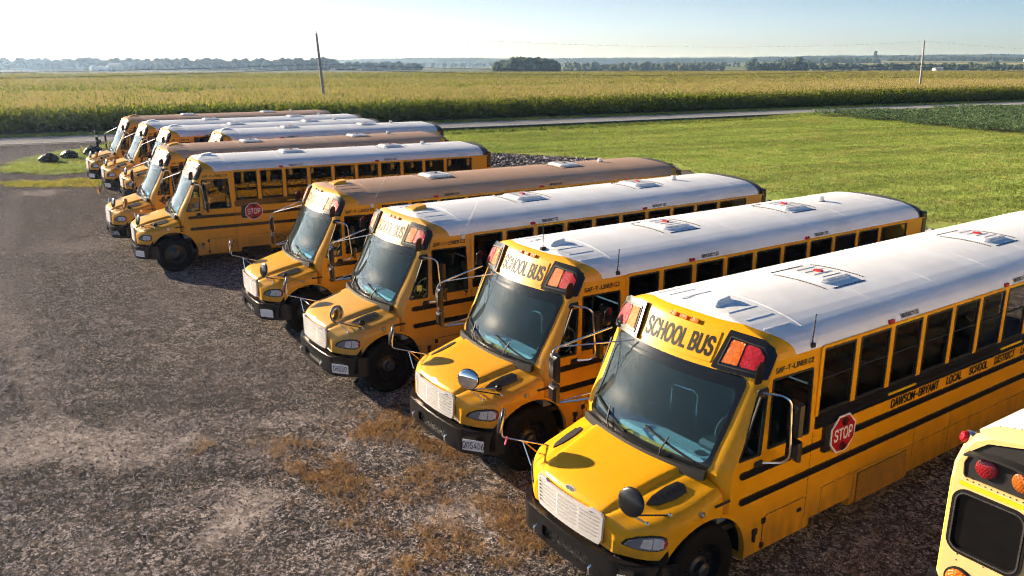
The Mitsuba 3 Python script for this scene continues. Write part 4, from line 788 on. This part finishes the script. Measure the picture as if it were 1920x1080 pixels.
scatter('dry_weeds', [f'weed_{i}' for i in range(4)], pts, lambda x, y: float(lot_z(x, y)) + .01, (.6, 1.25), label='dry brown weeds growing through the gravel')

# stone heap and rubble along the lawn's edge behind the buses
m, c = stones(2600, 1, .05, .13, 301, .8); r_ = np.random.default_rng(3)
base = np.column_stack([r_.uniform(-1.8, 5.2, 2600), r_.uniform(0, 1, 2600)]); base[:, 1] = 51.2 - .42 * (base[:, 0] + 1) - base[:, 1] ** 1.5 * 5.5
extra = np.column_stack([r_.uniform(9.5, 15.6, 500), r_.normal(0, .45, 500)]); extra[:, 1] += np.interp(extra[:, 0], [9.5, 10.8, 14.6, 15.6], [38, 33.6, 28.6, 27]); base[:500] = extra
off = np.column_stack([base, lot_z(base[:, 0], base[:, 1]) + .05]); c0 = np.repeat(np.array([m.vertices[6 * i:6 * i + 6].mean(0) for i in range(2600)]), 6, 0)
put('stone_heap', trimesh.Trimesh(m.vertices - c0 * [1, 1, 1] + np.repeat(off, 6, 0), m.faces, process=False), 'stone', 'gray broken stones heaped along the edge of the lawn', None, 'stuff', color=c * [.9, .95, 1.05])

# boulders and the marker post on the grass by the road
P('dark_rock', proc(lambda p, n, uv: mix((.022, .021, .022), (.085, .080, .078), smoothstep(.4, .8, fbm(p.x * 5, p.y * 5, p.z * 5, 4)))), .5, spec=.4)
def boulder(key, x, y, r, seed, label, zs=.62):
    e = trimesh.creation.icosphere(4); v = e.vertices; n = meshkit.fbm(v * 1.3 + seed, 4) - .5; cr = np.abs(meshkit.noise(v * 2.6 + seed * 3) - .5); v = v * (1 + .55 * n - .18 * cr)[:, None] * [r * 1.15, r * .9, r * zs]
    put(key, trimesh.Trimesh(v, e.faces, process=False), 'dark_rock', label, 'boulder', smooth=40, group='dark boulders along the drive', M=T().translate([x, y, float(gz(x, y)) + r * zs * .62]).rotate([0, 0, 1], seed * 70.0))
boulder('boulder', -26.5, 47.6, .52, 1, 'dark boulder lying leftmost of the row on the grass'); boulder('boulder_001', -26.35, 49.5, .50, 2, 'dark boulder second from the left on the grass'); boulder('boulder_002', -25.6, 51.0, .50, 3.3, 'dark boulder third from the left, behind the bus mirrors', .75); boulder('boulder_003', -24.6, 50.4, .42, 4.1, 'small dark boulder half hidden by the mirror of the farthest bus')
def post(x, y):
    M = T().translate([x, y, float(gz(x, y))]); tag('marker_post', 'black marker post with reflective white bands beside the road', 'marker post')
    for k, m, mat in (('shaft', lathe([(0, 1.12), (.06, 1.12), (.085, 1.09), (.085, 0)][::1], 14), 'black_matte'), ('band', lathe([(.089, .80), (.089, .90)], 14), 'white_paint'), ('band', lathe([(.089, .52), (.089, .56)], 14), 'white_paint'), ('side_box', cbox((.06, -.08, .36), (.24, .08, .62), .02), 'black_matte'), ('cap', lathe([(0, 1.2), (.05, 1.19), (.10, 1.12), (.10, 1.08)], 14), 'black_matte')):
        kk = numbered('marker_post__' + k); scene[kk] = {**mikit.ply(as_tm(m), mat, 30), 'to_world': M}
post(-27.0, 54.4)

# soybeans
def leafy(n, size, h0, h1, L_, seed, up=.35):
    r = np.random.default_rng(seed); p = np.column_stack([r.uniform(-size / 2, size / 2, (n, 2)), r.uniform(h0, h1, n)]); nrm = r.normal(0, 1, (n, 3)); nrm[:, 2] = np.abs(nrm[:, 2]) + up; nrm /= np.linalg.norm(nrm, axis=1, keepdims=True)
    a = np.cross(nrm, r.normal(0, 1, (n, 3))); a /= np.linalg.norm(a, axis=1, keepdims=True); b = np.cross(nrm, a); s = L_ * r.uniform(.6, 1.3, (n, 1))
    v = np.stack([p - a * s, p - b * s * .6, p + a * s, p + b * s * .6], 1).reshape(-1, 3); i = 4 * np.arange(n)[:, None]; return v, np.vstack([i + [0, 1, 2], i + [0, 2, 3]])
scene['soy_leaf'] = {'type': 'principledthin', 'base_color': proc(lambda p, n, uv: mix((.075, .130, .060), (.19, .27, .13), noise(p.x * 4, p.y * 4, p.z * 9)) * (.8 + .4 * fbm(p.x * .2, p.y * .3, 0, 2))), 'roughness': .42, 'diff_trans': .6, 'spec_trans': 0.0}
for i in range(3): group(f'soy_tile_{i}', leafy(520, 2.6, .08, .50, .085, 90 + i), 'soy_leaf')
sp = tiles(2.0, 29, 92, 40, 122, lambda x, y: inside(SOY.buffer(-.6), x + rough_edge(x, y, 1), y))
scatter('soybean_field', [f'soy_tile_{i}' for i in range(3)], sp, lambda x, y: float(gz(x, y)) - .02 + .25 * float(meshkit.noise(np.array([x * .35, y * .35, 0.]))), (.85, 1.25), label='dark green leafy soybean crop beside the lawn')

# ------------------------------------------------------------------ corn
def lane(x, y):                                                     # distance to the grassy gaps in the field
    P1 = [(-75, 70), (-46.3, 79), (-39.1, 84), (-30.5, 89), (-23.9, 97), (-12, 106)]; P2 = [(-40, 98), (-26, 100), (-11.4, 109), (-.8, 122), (11.8, 137), (29, 162), (46, 190), (52, 198)]; P3 = [(42, 168), (48, 170), (56, 172)]
    out = np.full(np.shape(x), 99.0)
    for P_, w in ((P2, 1.0), (P3, 1.0)):
        L_ = LineString(P_); out = np.minimum(out, shapely.distance(shapely.points(x, y), L_) / w)
    return out
def corn_col(p, n, uv):
    t = smoothstep(.22, .78, noise(p.x * 6, p.y * 6, p.z * 4)); b = fbm(p.x * .05, p.y * .09, 0, 3)
    c = mix((.04, .085, .007), (.38, .46, .035), t); return mix(c, (.36, .32, .09), smoothstep(.5, .75, b) * .2 + smoothstep(95, 260, p.y) * .42 + smoothstep(-20, 70, p.x) * .18)
scene['corn_leaf'] = {'type': 'principledthin', 'base_color': proc(corn_col), 'roughness': .5, 'diff_trans': 1.35, 'spec_trans': 0.0}
scene['corn_tassel'] = {'type': 'principledthin', 'base_color': {'type': 'rgb', 'value': [.50, .41, .17]}, 'roughness': .7, 'diff_trans': .8, 'spec_trans': 0.0}
def corn_plants(P_, H, r, nl=9, leafw=.045, tassel=True, lo=.12):
    """Leaves and tassels of maize plants at the points P_ (n, 3), heights H."""
    n = len(P_); V, Fc = [], []; base = r.uniform(0, 3.14, n)
    for i in range(nl):
        f = lo + (1 - lo) * (i + .6) / nl; a = base + i * math.pi + r.normal(0, .45, n); d = np.stack([np.cos(a), np.sin(a), 0 * a], -1); w = np.stack([-d[:, 1], d[:, 0], 0 * a], -1) * (leafw * r.uniform(.7, 1.3, n))[:, None]
        L_ = (.55 + .35 * math.sin(math.pi * f)) * r.uniform(.7, 1.2, n); z = H * f * .86; up = r.uniform(.18, .42, n)
        p0 = P_ + np.array([0, 0, 1]) * z[:, None]; p1 = p0 + d * (L_ * .45)[:, None] + np.array([0, 0, 1]) * up[:, None]; p2 = p0 + d * L_[:, None] + np.array([0, 0, 1]) * (up - .28 * r.uniform(.3, 1.6, n))[:, None]
        v = np.stack([p0 - w * .7, p0 + w * .7, p1 - w, p1 + w, p2], 1); k = sum(len(q) for q in V); V.append(v.reshape(-1, 3)); o = k + 5 * np.arange(n)[:, None]; Fc += [o + [0, 1, 3], o + [0, 3, 2], o + [2, 3, 4]]
    leaf = (np.vstack(V), np.vstack(Fc)); tv, tf = [], []
    for i in range(3 if tassel else 0):
        a = r.uniform(0, 6.28, n); d = np.stack([np.cos(a), np.sin(a), 0 * a], -1); w = np.stack([-d[:, 1], d[:, 0], 0 * a], -1) * .016; p0 = P_ + np.array([0, 0, 1]) * (H * .92)[:, None]; p1 = p0 + d * .10 + np.array([0, 0, .30]) * r.uniform(.7, 1.2, (n, 1))
        v = np.stack([p0 - w, p0 + w, p1 + w, p1 - w], 1); tv.append(v.reshape(-1, 3)); o = 4 * (n * i + np.arange(n))[:, None]; tf += [o + [0, 1, 2], o + [0, 2, 3]]
    return leaf, (np.vstack(tv), np.vstack(tf)) if tassel else None
UD = np.array([.895, .446]); VD = np.array([-.446, .895])
def corn_tile(size, pitch, step, seed, nl, lo=.1):
    r = np.random.default_rng(seed); g = np.stack(np.meshgrid(np.arange(-size / 2, size / 2, step), np.arange(-size / 2 + .2, size / 2, pitch)), -1).reshape(-1, 2) + r.normal(0, .05, (int(np.ceil(size / step)) * len(np.arange(-size / 2 + .2, size / 2, pitch)), 2))
    return corn_plants(np.column_stack([g, 0 * g[:, 0]]), r.normal(2.02, .15, len(g)), r, nl, lo=lo)
for i in range(2):
    lf, ts = corn_tile(6.0, .76, .19, 120 + i, 9); scene[f'corn_tile_{i}'] = {'type': 'shapegroup', 'leaves': mikit.ply(lf, 'corn_leaf'), 'tassels': mikit.ply(ts, 'corn_tassel')}
    lf, ts = corn_tile(6.0, .76, .26, 140 + i, 5, .55); scene[f'corn_top_tile_{i}'] = {'type': 'shapegroup', 'leaves': mikit.ply(lf, 'corn_leaf'), 'tassels': mikit.ply(ts, 'corn_tassel')}
seq = 0; r_ = np.random.default_rng(8); ang = math.degrees(math.atan2(UD[1], UD[0]))
for k, u in enumerate(np.arange(-75, 200, 5.9)):
    ex_ = -4.5 + UD[0] * u; ey = float(road_y(ex_)) + 7.4 / COSR * 1.0
    for j in range(6):
        x, y = np.array([ex_, ey]) + VD * (3.2 + 5.9 * j)
        if not in_view(x, y, 9) or lane(x, y) < 1.5: continue
        seq += 1; a = math.degrees(math.atan2(float(road_y(ex_ + 3) - road_y(ex_ - 3)), 6)); nm = 'corn_tile' if j < 1 else 'corn_top_tile'
        scene[f'corn_field__{seq:03d}'] = {'type': 'instance', 'g': {'type': 'ref', 'id': f'{nm}_{r_.integers(2)}'}, 'to_world': T().translate([float(x), float(y), float(gz(x, y)) - .05]).rotate([0, 0, 1], a + 180 * r_.integers(2)).scale([1, 1, float(r_.uniform(.96, 1.05))])}
tag('corn_field', 'ripening corn crop with tan tassels beyond the road', None, kind='stuff')
def far_corn(key, y0, y1, dens, nl, seed, leafw, label):
    r = np.random.default_rng(seed); n = int(dens * (.66 * (y0 + y1) / 2 + 12) * 2 * (y1 - y0)); y = np.sqrt(r.uniform(y0 ** 2, y1 ** 2, n)); x = r.uniform(-1, 1, n) * (.66 * y + 12)
    v = (y - road_y(x)) * COSR - 7.4; k = (v > 38.4) & (lane(x, y) > 1.6) & (y < np.interp(x, [-250, -60, 10, 360, 520], [345, 430, 480, 600, 640])); x, y = x[k], y[k]
    lf, ts = corn_plants(np.column_stack([x, y, G(y)]), r.normal(2.05, .10, len(x)), r, nl, leafw, True, .70); put(key + '__leaves', lf, 'corn_leaf'); put(key + '__tassels', (ts[0] + 0, ts[1]), 'corn_tassel'); tag(key, label, None, kind='stuff')
far_corn('corn_field_001', 60, 190, 1.5, 4, 21, .085, 'middle of the corn field seen over its tassels'); far_corn('corn_field_002', 185, 620, .16, 4, 22, .22, 'far end of the corn field before the woods')
def canopy(p, n, uv):
    s = fbm(p.x * .7, p.y * .7, 0, 3); far = smoothstep(90, 420, p.y); band = smoothstep(.4, .65, fbm(p.x * .012, p.y * .03, 2, 3))
    return mix(mix((.050, .085, .010), (.14, .15, .025), s), mix((.25, .215, .06), (.35, .28, .10), band), far * .8 + .1 * band)
P('corn_canopy', proc(canopy), .95, spec=.05)
cx_, cy_ = np.r_[np.arange(-420, -120, 6), np.arange(-120, 160, 2.2), np.arange(160, 560, 6)], np.r_[np.arange(52, 200, 2.2), np.arange(200, 650, 5)]
def canopy_z(x, y): return G(y) + 1.45 + .45 * (meshkit.noise(np.stack([x * .9, y * .9, 0 * x], -1)) - .5) - 1.5 * (lane(x, y) < 2.2)
put('corn_field_003', grid_mesh(cx_, cy_, canopy_z, lambda x, y: ((y - road_y(x)) * COSR - 7.4 > 2.6) & (np.abs(x) < .7 * y + 25) & (y < np.interp(x, [-250, -60, 10, 360, 520], [345, 430, 480, 600, 640]))), 'corn_canopy', 'dense mass of lower corn leaves under the tassels', None, 'stuff', smooth=True)

# ------------------------------------------------------------------ poles and wires
P('pole_wood', proc(lambda p, n, uv: mix((.30, .27, .26), (.52, .49, .47), noise(p.x * 40, p.y * 40, p.z * 1.5))), .8)
def pole(key, b, t, label):
    b, t = np.array(b, float), np.array(t, float); tag(key, label, 'utility pole', 'wooden utility poles along the road'); d = (t - b) / np.linalg.norm(t - b)
    for k, m, mat in (('shaft', tube([b - d * .5, b + (t - b) * .5, t], [.17, .145, .11], 12), 'pole_wood'), ('top_pin', tube([t, t + d * .22], .03, 6), 'rim_metal'), ('insulator', mv(lathe([(0, .12), (.05, .10), (.07, .04), (.05, 0)], 10), t + d * .18), 'lens_clear'),
                      ('insulator', mv(cbox((-.03, -.22, -.05), (.03, -.10, .05), .01), b + (t - b) * .80), 'rim_metal'), ('bracket', mv(cbox((-.03, -.28, -.04), (.03, -.10, .04), .01), b + (t - b) * .62), 'rim_metal'), ('bracket', mv(cbox((-.03, -.28, -.04), (.03, -.10, .04), .01), b + (t - b) * .58), 'rim_metal')):
        scene[numbered(f'{key}__{k}')] = mikit.ply(as_tm(m), mat, 40)
p1b, p1t, p2b, p2t = (-19.0, 86.1, 1.0), (-19.5, 86.1, 8.98), (59.7, 124.4, 1.0), (59.48, 124.4, 9.17)
pole('utility_pole', p1b, p1t, 'wooden utility pole at left, leaning, in front of the corn'); pole('utility_pole_001', p2b, p2t, 'pale wooden utility pole at right beside the road')
ends = [(-97.6, 47.6), p1b[:2], p2b[:2], (138, 163)]
P('wire', (.06, .06, .07), .6)
for k, (fr, sag, rr, lab) in enumerate(((1.03, 1.15, .007, 'thin power line strung between the pole tops'), (.80, .9, .005, 'thin wire strung below the pole tops'), (.63, .8, .022, 'upper communication cable sagging along the road'), (.575, .85, .022, 'lower communication cable sagging along the road'))):
    pts = []; hz_ = [(p1t[2] - 1) * fr + 1] * 4
    for (a, b) in zip(ends, ends[1:]):
        for t in np.linspace(0, 1, 17)[:-1]: pts.append((a[0] + (b[0] - a[0]) * t, a[1] + (b[1] - a[1]) * t - .2, hz_[0] - sag * 4 * t * (1 - t)))
    pts.append((*ends[-1], hz_[0])); put(f"power_line{'' if k == 0 else f'_{k:03d}'}", tube(pts, rr, 4), 'wire', lab, 'power line', 'structure' if 0 else None, smooth=True)

# ------------------------------------------------------------------ woods, single trees, buildings and hills far away
def leaf_col(a, b): return proc(lambda p, n, uv: mix(a, b, noise(p.x * .5, p.y * .5, p.z * .7)))
P('foliage', leaf_col((.030, .050, .020), (.085, .115, .038)), .8, spec=.15); P('foliage_pale', leaf_col((.07, .095, .04), (.15, .16, .07)), .8, spec=.15); P('bark', (.06, .05, .04), .9)
ICO = trimesh.creation.icosphere(2)
def tree_mesh(r, H, W, clumps=7, flakes=170):
    V, Fc, k = [], [], 0
    for i in range(clumps):
        a = r.uniform(0, 6.28); q = r.random() ** .6; f = r.uniform(.30, .84); rad = W * (.20 + .16 * r.random()) * (1.15 - .5 * abs(f - .5)); c = np.array([math.cos(a) * q * W * .36 * (1.2 - f * .7), math.sin(a) * q * W * .36 * (1.2 - f * .7), H * f])
        v = ICO.vertices; v = v * (1 + .75 * (meshkit.fbm(v * 2.2 + r.uniform(0, 90), 3) - .5))[:, None] * [rad, rad, rad * .82] + c; V.append(v); Fc.append(ICO.faces + k); k += len(v)
    P0 = np.vstack(V); j = r.integers(0, len(P0), flakes); n = r.normal(0, 1, (flakes, 3)); ctr = np.array([0, 0, H * .55]); out = P0[j] + (P0[j] - ctr) * r.uniform(-.02, .10, (flakes, 1)); s = W * .055 * r.uniform(.5, 1.3, (flakes, 1))
    a = np.cross(n, r.normal(0, 1, (flakes, 3))); a /= np.linalg.norm(a, axis=1, keepdims=True); b = np.cross(n / np.linalg.norm(n, axis=1, keepdims=True), a); v = np.stack([out - a * s, out + b * s, out + a * s * .9 - b * s * .4], 1).reshape(-1, 3)
    return np.vstack(V + [v]), np.vstack(Fc + [k + np.arange(3 * flakes).reshape(-1, 3)])
def wood(key, px0, px1, dist, depth, n, H, label, mat='foliage', z=None, Wk=.8, seed=0, flakes=90):
    r = np.random.default_rng(seed + 400); V, Fc, k = [], [], 0
    for i in range(n):
        d = dist + depth * r.random() ** 1.4; px = px0 + (px1 - px0) * (i + r.random()) / n; x = (px - 960) / 1549.84 * d / 1.0 * .9653 * 1.036; h = H * r.uniform(.80, 1.10); zz = (float(G(d)) if z is None else z(d)) - .15 * h
        if key == 'grove': h *= math.sqrt(max(1 - (2 * (i + .5) / n - 1) ** 2, 0)) * .45 + .58
        v, f = tree_mesh(r, h * 1.12, h * Wk * r.uniform(.8, 1.3), 5, flakes); V.append(v + [x, d, zz]); Fc.append(f + k); k += len(v)
    put(key, (np.vstack(V), np.vstack(Fc)), mat, label, None, 'stuff', smooth=False)
wood('left_wood', -330, 640, 1050, 80, 300, 14.8, 'long hazy wood across the far left of the horizon', seed=1)
wood('left_wood_edge', 640, 792, 1080, 35, 60, 10.5, 'lower tail of the hazy wood in the middle distance', seed=2)
wood('grove', 930, 1046, 640, 34, 90, 11.8, 'dark isolated grove standing in the corn', seed=3, Wk=.7, flakes=200)
wood('middle_tree_row', 690, 925, 2100, 200, 30, 13, 'faint trees along the far plain', seed=4)
hill_z = lambda d: float(np.interp(d, [1000, 1250, 1500, 2100, 2600], [-1.5, 1.0, 5.5, 15, 19.5]))
def on_hill(x, d): return np.interp(d, [1000, 1250, 1500, 2100, 2600], [-1.5, 1.0, 5.5, 15, 19.5]) * np.clip((x - 120 * d / 1000) / (260 * d / 1000), 0, 1) - 2.0
wood('tree_row', 1058, 1345, 1080, 60, 90, 10.5, 'pale row of trees behind the corn right of the grove', 'foliage_pale', z=lambda d: -2.5, seed=5); wood('tree_row_001', 1392, 1492, 980, 30, 34, 11, 'dark tree clump at the far edge of the corn', z=lambda d: -2.0, seed=6)
wood('tree_row_002', 1500, 1900, 1000, 40, 90, 9.4, 'trees along the far edge of the corn at right', z=lambda d: -2.0, seed=7); wood('tree_row_003', 1440, 1625, 1750, 80, 70, 14, 'dark trees on the far rise', z=lambda d: hill_z(d) - 5, seed=8); wood('tree_row_004', 1640, 1990, 2050, 80, 90, 13, 'tree line along the top of the far rise', z=lambda d: hill_z(d) - 4, seed=9)
wood('tree_row_005', 1200, 1440, 1500, 80, 30, 11, 'scattered trees on the low far slope', 'foliage_pale', z=lambda d: 0.0, seed=10)
def single(key, px, d, H, z, label, mat='foliage'):
    r = np.random.default_rng(int(px)); v, f = tree_mesh(r, H, H * .8, 9, 260); x = (px - 960) / 1549.84 * d; put(key + '__crown', (v, f), mat, M=T().translate([x, d, z])); put(key + '__trunk', tube([(0, 0, -1), (0, 0, H * .5)], [H * .03, H * .02], 7), 'bark', M=T().translate([x, d, z])); tag(key, label, 'tree', 'single trees far off')
single('tree', 1397, 1500, 15, 1.5, 'round tree standing alone on the low far slope'); single('tree_001', 1479, 985, 15, -2, 'taller tree at the dark clump beyond the corn'); single('tree_002', 1836, 1000, 11, -2, 'tree by the far right edge of the corn'); single('tree_003', 1912, 1003, 12.5, -2, 'pale tree at the far right of the horizon', 'foliage_pale')
def rise_col(p, n, uv): return mix(mix((.15, .17, .07), (.26, .24, .12), smoothstep(.42, .58, fbm(p.x * .006, p.y * .003, 0, 3))), (.10, .13, .05), smoothstep(.55, .62, fbm(p.x * .003, p.y * .008, 4, 2)))
P('rise_field', proc(rise_col), .95, spec=.05)
put('far_rise', grid_mesh(np.linspace(60, 2600, 90), np.linspace(1000, 2700, 60), lambda x, y: on_hill(x, y) + 1.2 * (meshkit.fbm(np.stack([x * .006, y * .006, 0 * x], -1), 3) - .5)), 'rise_field', kind='structure', smooth=True)
def hill_col(p, n, uv): return mix((.012, .022, .014), (.05, .07, .035), smoothstep(.4, .65, fbm(p.x * .02, p.y * .01, p.z * .05, 4)))
P('hill_wood', proc(hill_col), .95, spec=.05)
def ridge(key, d, pxs, tops, depth, seed):
    xs = np.linspace(-1.05, 1.05, 260) * .66 * d; px = 960 + xs / d * 1549.84; h = CAM_H + (120 - np.interp(px, pxs, tops)) / 1549.84 * d + d * .0016 * (meshkit.fbm(np.stack([xs * .004, 0 * xs + seed, 0 * xs], -1), 4) - .5)
    ys = d + depth * np.array([0, .25, .5, .8, 1, 1.4]); pr = np.array([0, .45, .75, .97, 1, .6]); X, Y = np.meshgrid(xs, ys); Z = -3 + (h[None] + 3) * pr[:, None] + d * .0014 * (meshkit.fbm(np.stack([X * .02, Y * .02, X * 0 + seed], -1), 3) - .5) * pr[:, None]
    n, m = X.shape; i, j = np.meshgrid(np.arange(n - 1), np.arange(m - 1), indexing='ij'); a = (i * m + j).ravel(); put(key, (np.stack([X, Y, Z], -1).reshape(-1, 3), np.vstack([np.stack([a, a + 1, a + m + 1], 1), np.stack([a, a + m + 1, a + m], 1)])), 'hill_wood', kind='structure', smooth=True)
ridge('hills', 3000, [-100, 300, 600, 850, 1000, 1200, 1400, 1500, 1650, 1800, 2000], [120, 117, 111, 106.5, 109.5, 107.5, 106.5, 104.5, 102, 101.5, 100.5], 500, 3)
P('bin_steel', (.80, .81, .83), .4); P('barn_white', (.75, .75, .74), .6); P('barn_roof', (.45, .46, .48), .5)
def bin_(key, px, d, W, H, label, roofh=.28):
    x = (px - 960) / 1549.84 * d; M = T().translate([x, d, float(G(d)) + .2]); tag(key, label, 'grain bin', 'grain bins before the left wood')
    put(key + '__wall', lathe([(W / 2, H)] + [(W / 2 + (.05 if i % 2 else 0), H * (1 - i / 14)) for i in range(1, 15)], 24), 'bin_steel', M=M); put(key + '__roof', lathe([(0, H + W * roofh), (.4, H + W * roofh), (W / 2 + .15, H)], 24), 'bin_steel', M=M)
bin_('grain_bin', 202, 850, 7.2, 3.9, 'leftmost small grain bin before the hazy wood'); bin_('grain_bin_001', 216, 850, 7.0, 3.9, 'middle small grain bin before the hazy wood'); bin_('grain_bin_002', 228, 850, 7.0, 3.7, 'small grain bin beside the tall storage building')
def barn(key, px, d, W, D, H, z, label, rot_=0.0):
    M = T().translate([(px - 960) / 1549.84 * d, d, z]).rotate([0, 0, 1], rot_); tag(key, label, 'building'); put(key + '__wall', cbox((-W / 2, -D / 2, 0), (W / 2, D / 2, H), .05), 'barn_white', M=M)
    rf = mapped(extr(Polygon([(-D / 2 - .4, H), (0, H + D * .16), (D / 2 + .4, H), (D / 2 + .4, H + .25), (0, H + D * .16 + .25), (-D / 2 - .4, H + .25)]), W + .8), [[0, 1, 0], [0, 0, 1], [1, 0, 0], [-W / 2 - .4, 0, 0]]); put(key + '__roof', rf, 'barn_roof', M=M); put(key + '__door', cbox((-1.6, -D / 2 - .1, 0), (1.6, -D / 2 + .02, min(H * .7, 4)), .02), 'barn_roof', M=M)
barn('storage_building', 242, 852, 10.5, 9, 6.2, float(G(852)) + .2, 'tall pale storage building beside the grain bins'); barn('long_white_building', 1925, 1950, 90, 22, 6, hill_z(1950) - 2, 'long white building at the far right on the rise'); barn('white_shed', 1732, 965, 9, 7, 2.6, -1.4, 'small white shed among trees behind the right pole')
def silo(px, d):
    M = T().translate([(px - 960) / 1549.84 * d, d, hill_z(d)]); tag('tower', 'dark narrow tower on the far rise', 'tower'); put('tower__shaft', lathe([(3.6, 20), (3.8, 0)], 16), 'hill_wood', M=M); put('tower__cap', lathe([(0, 22), (2, 21.6), (3.7, 20)], 16), 'hill_wood', M=M)
silo(1616, 2100)
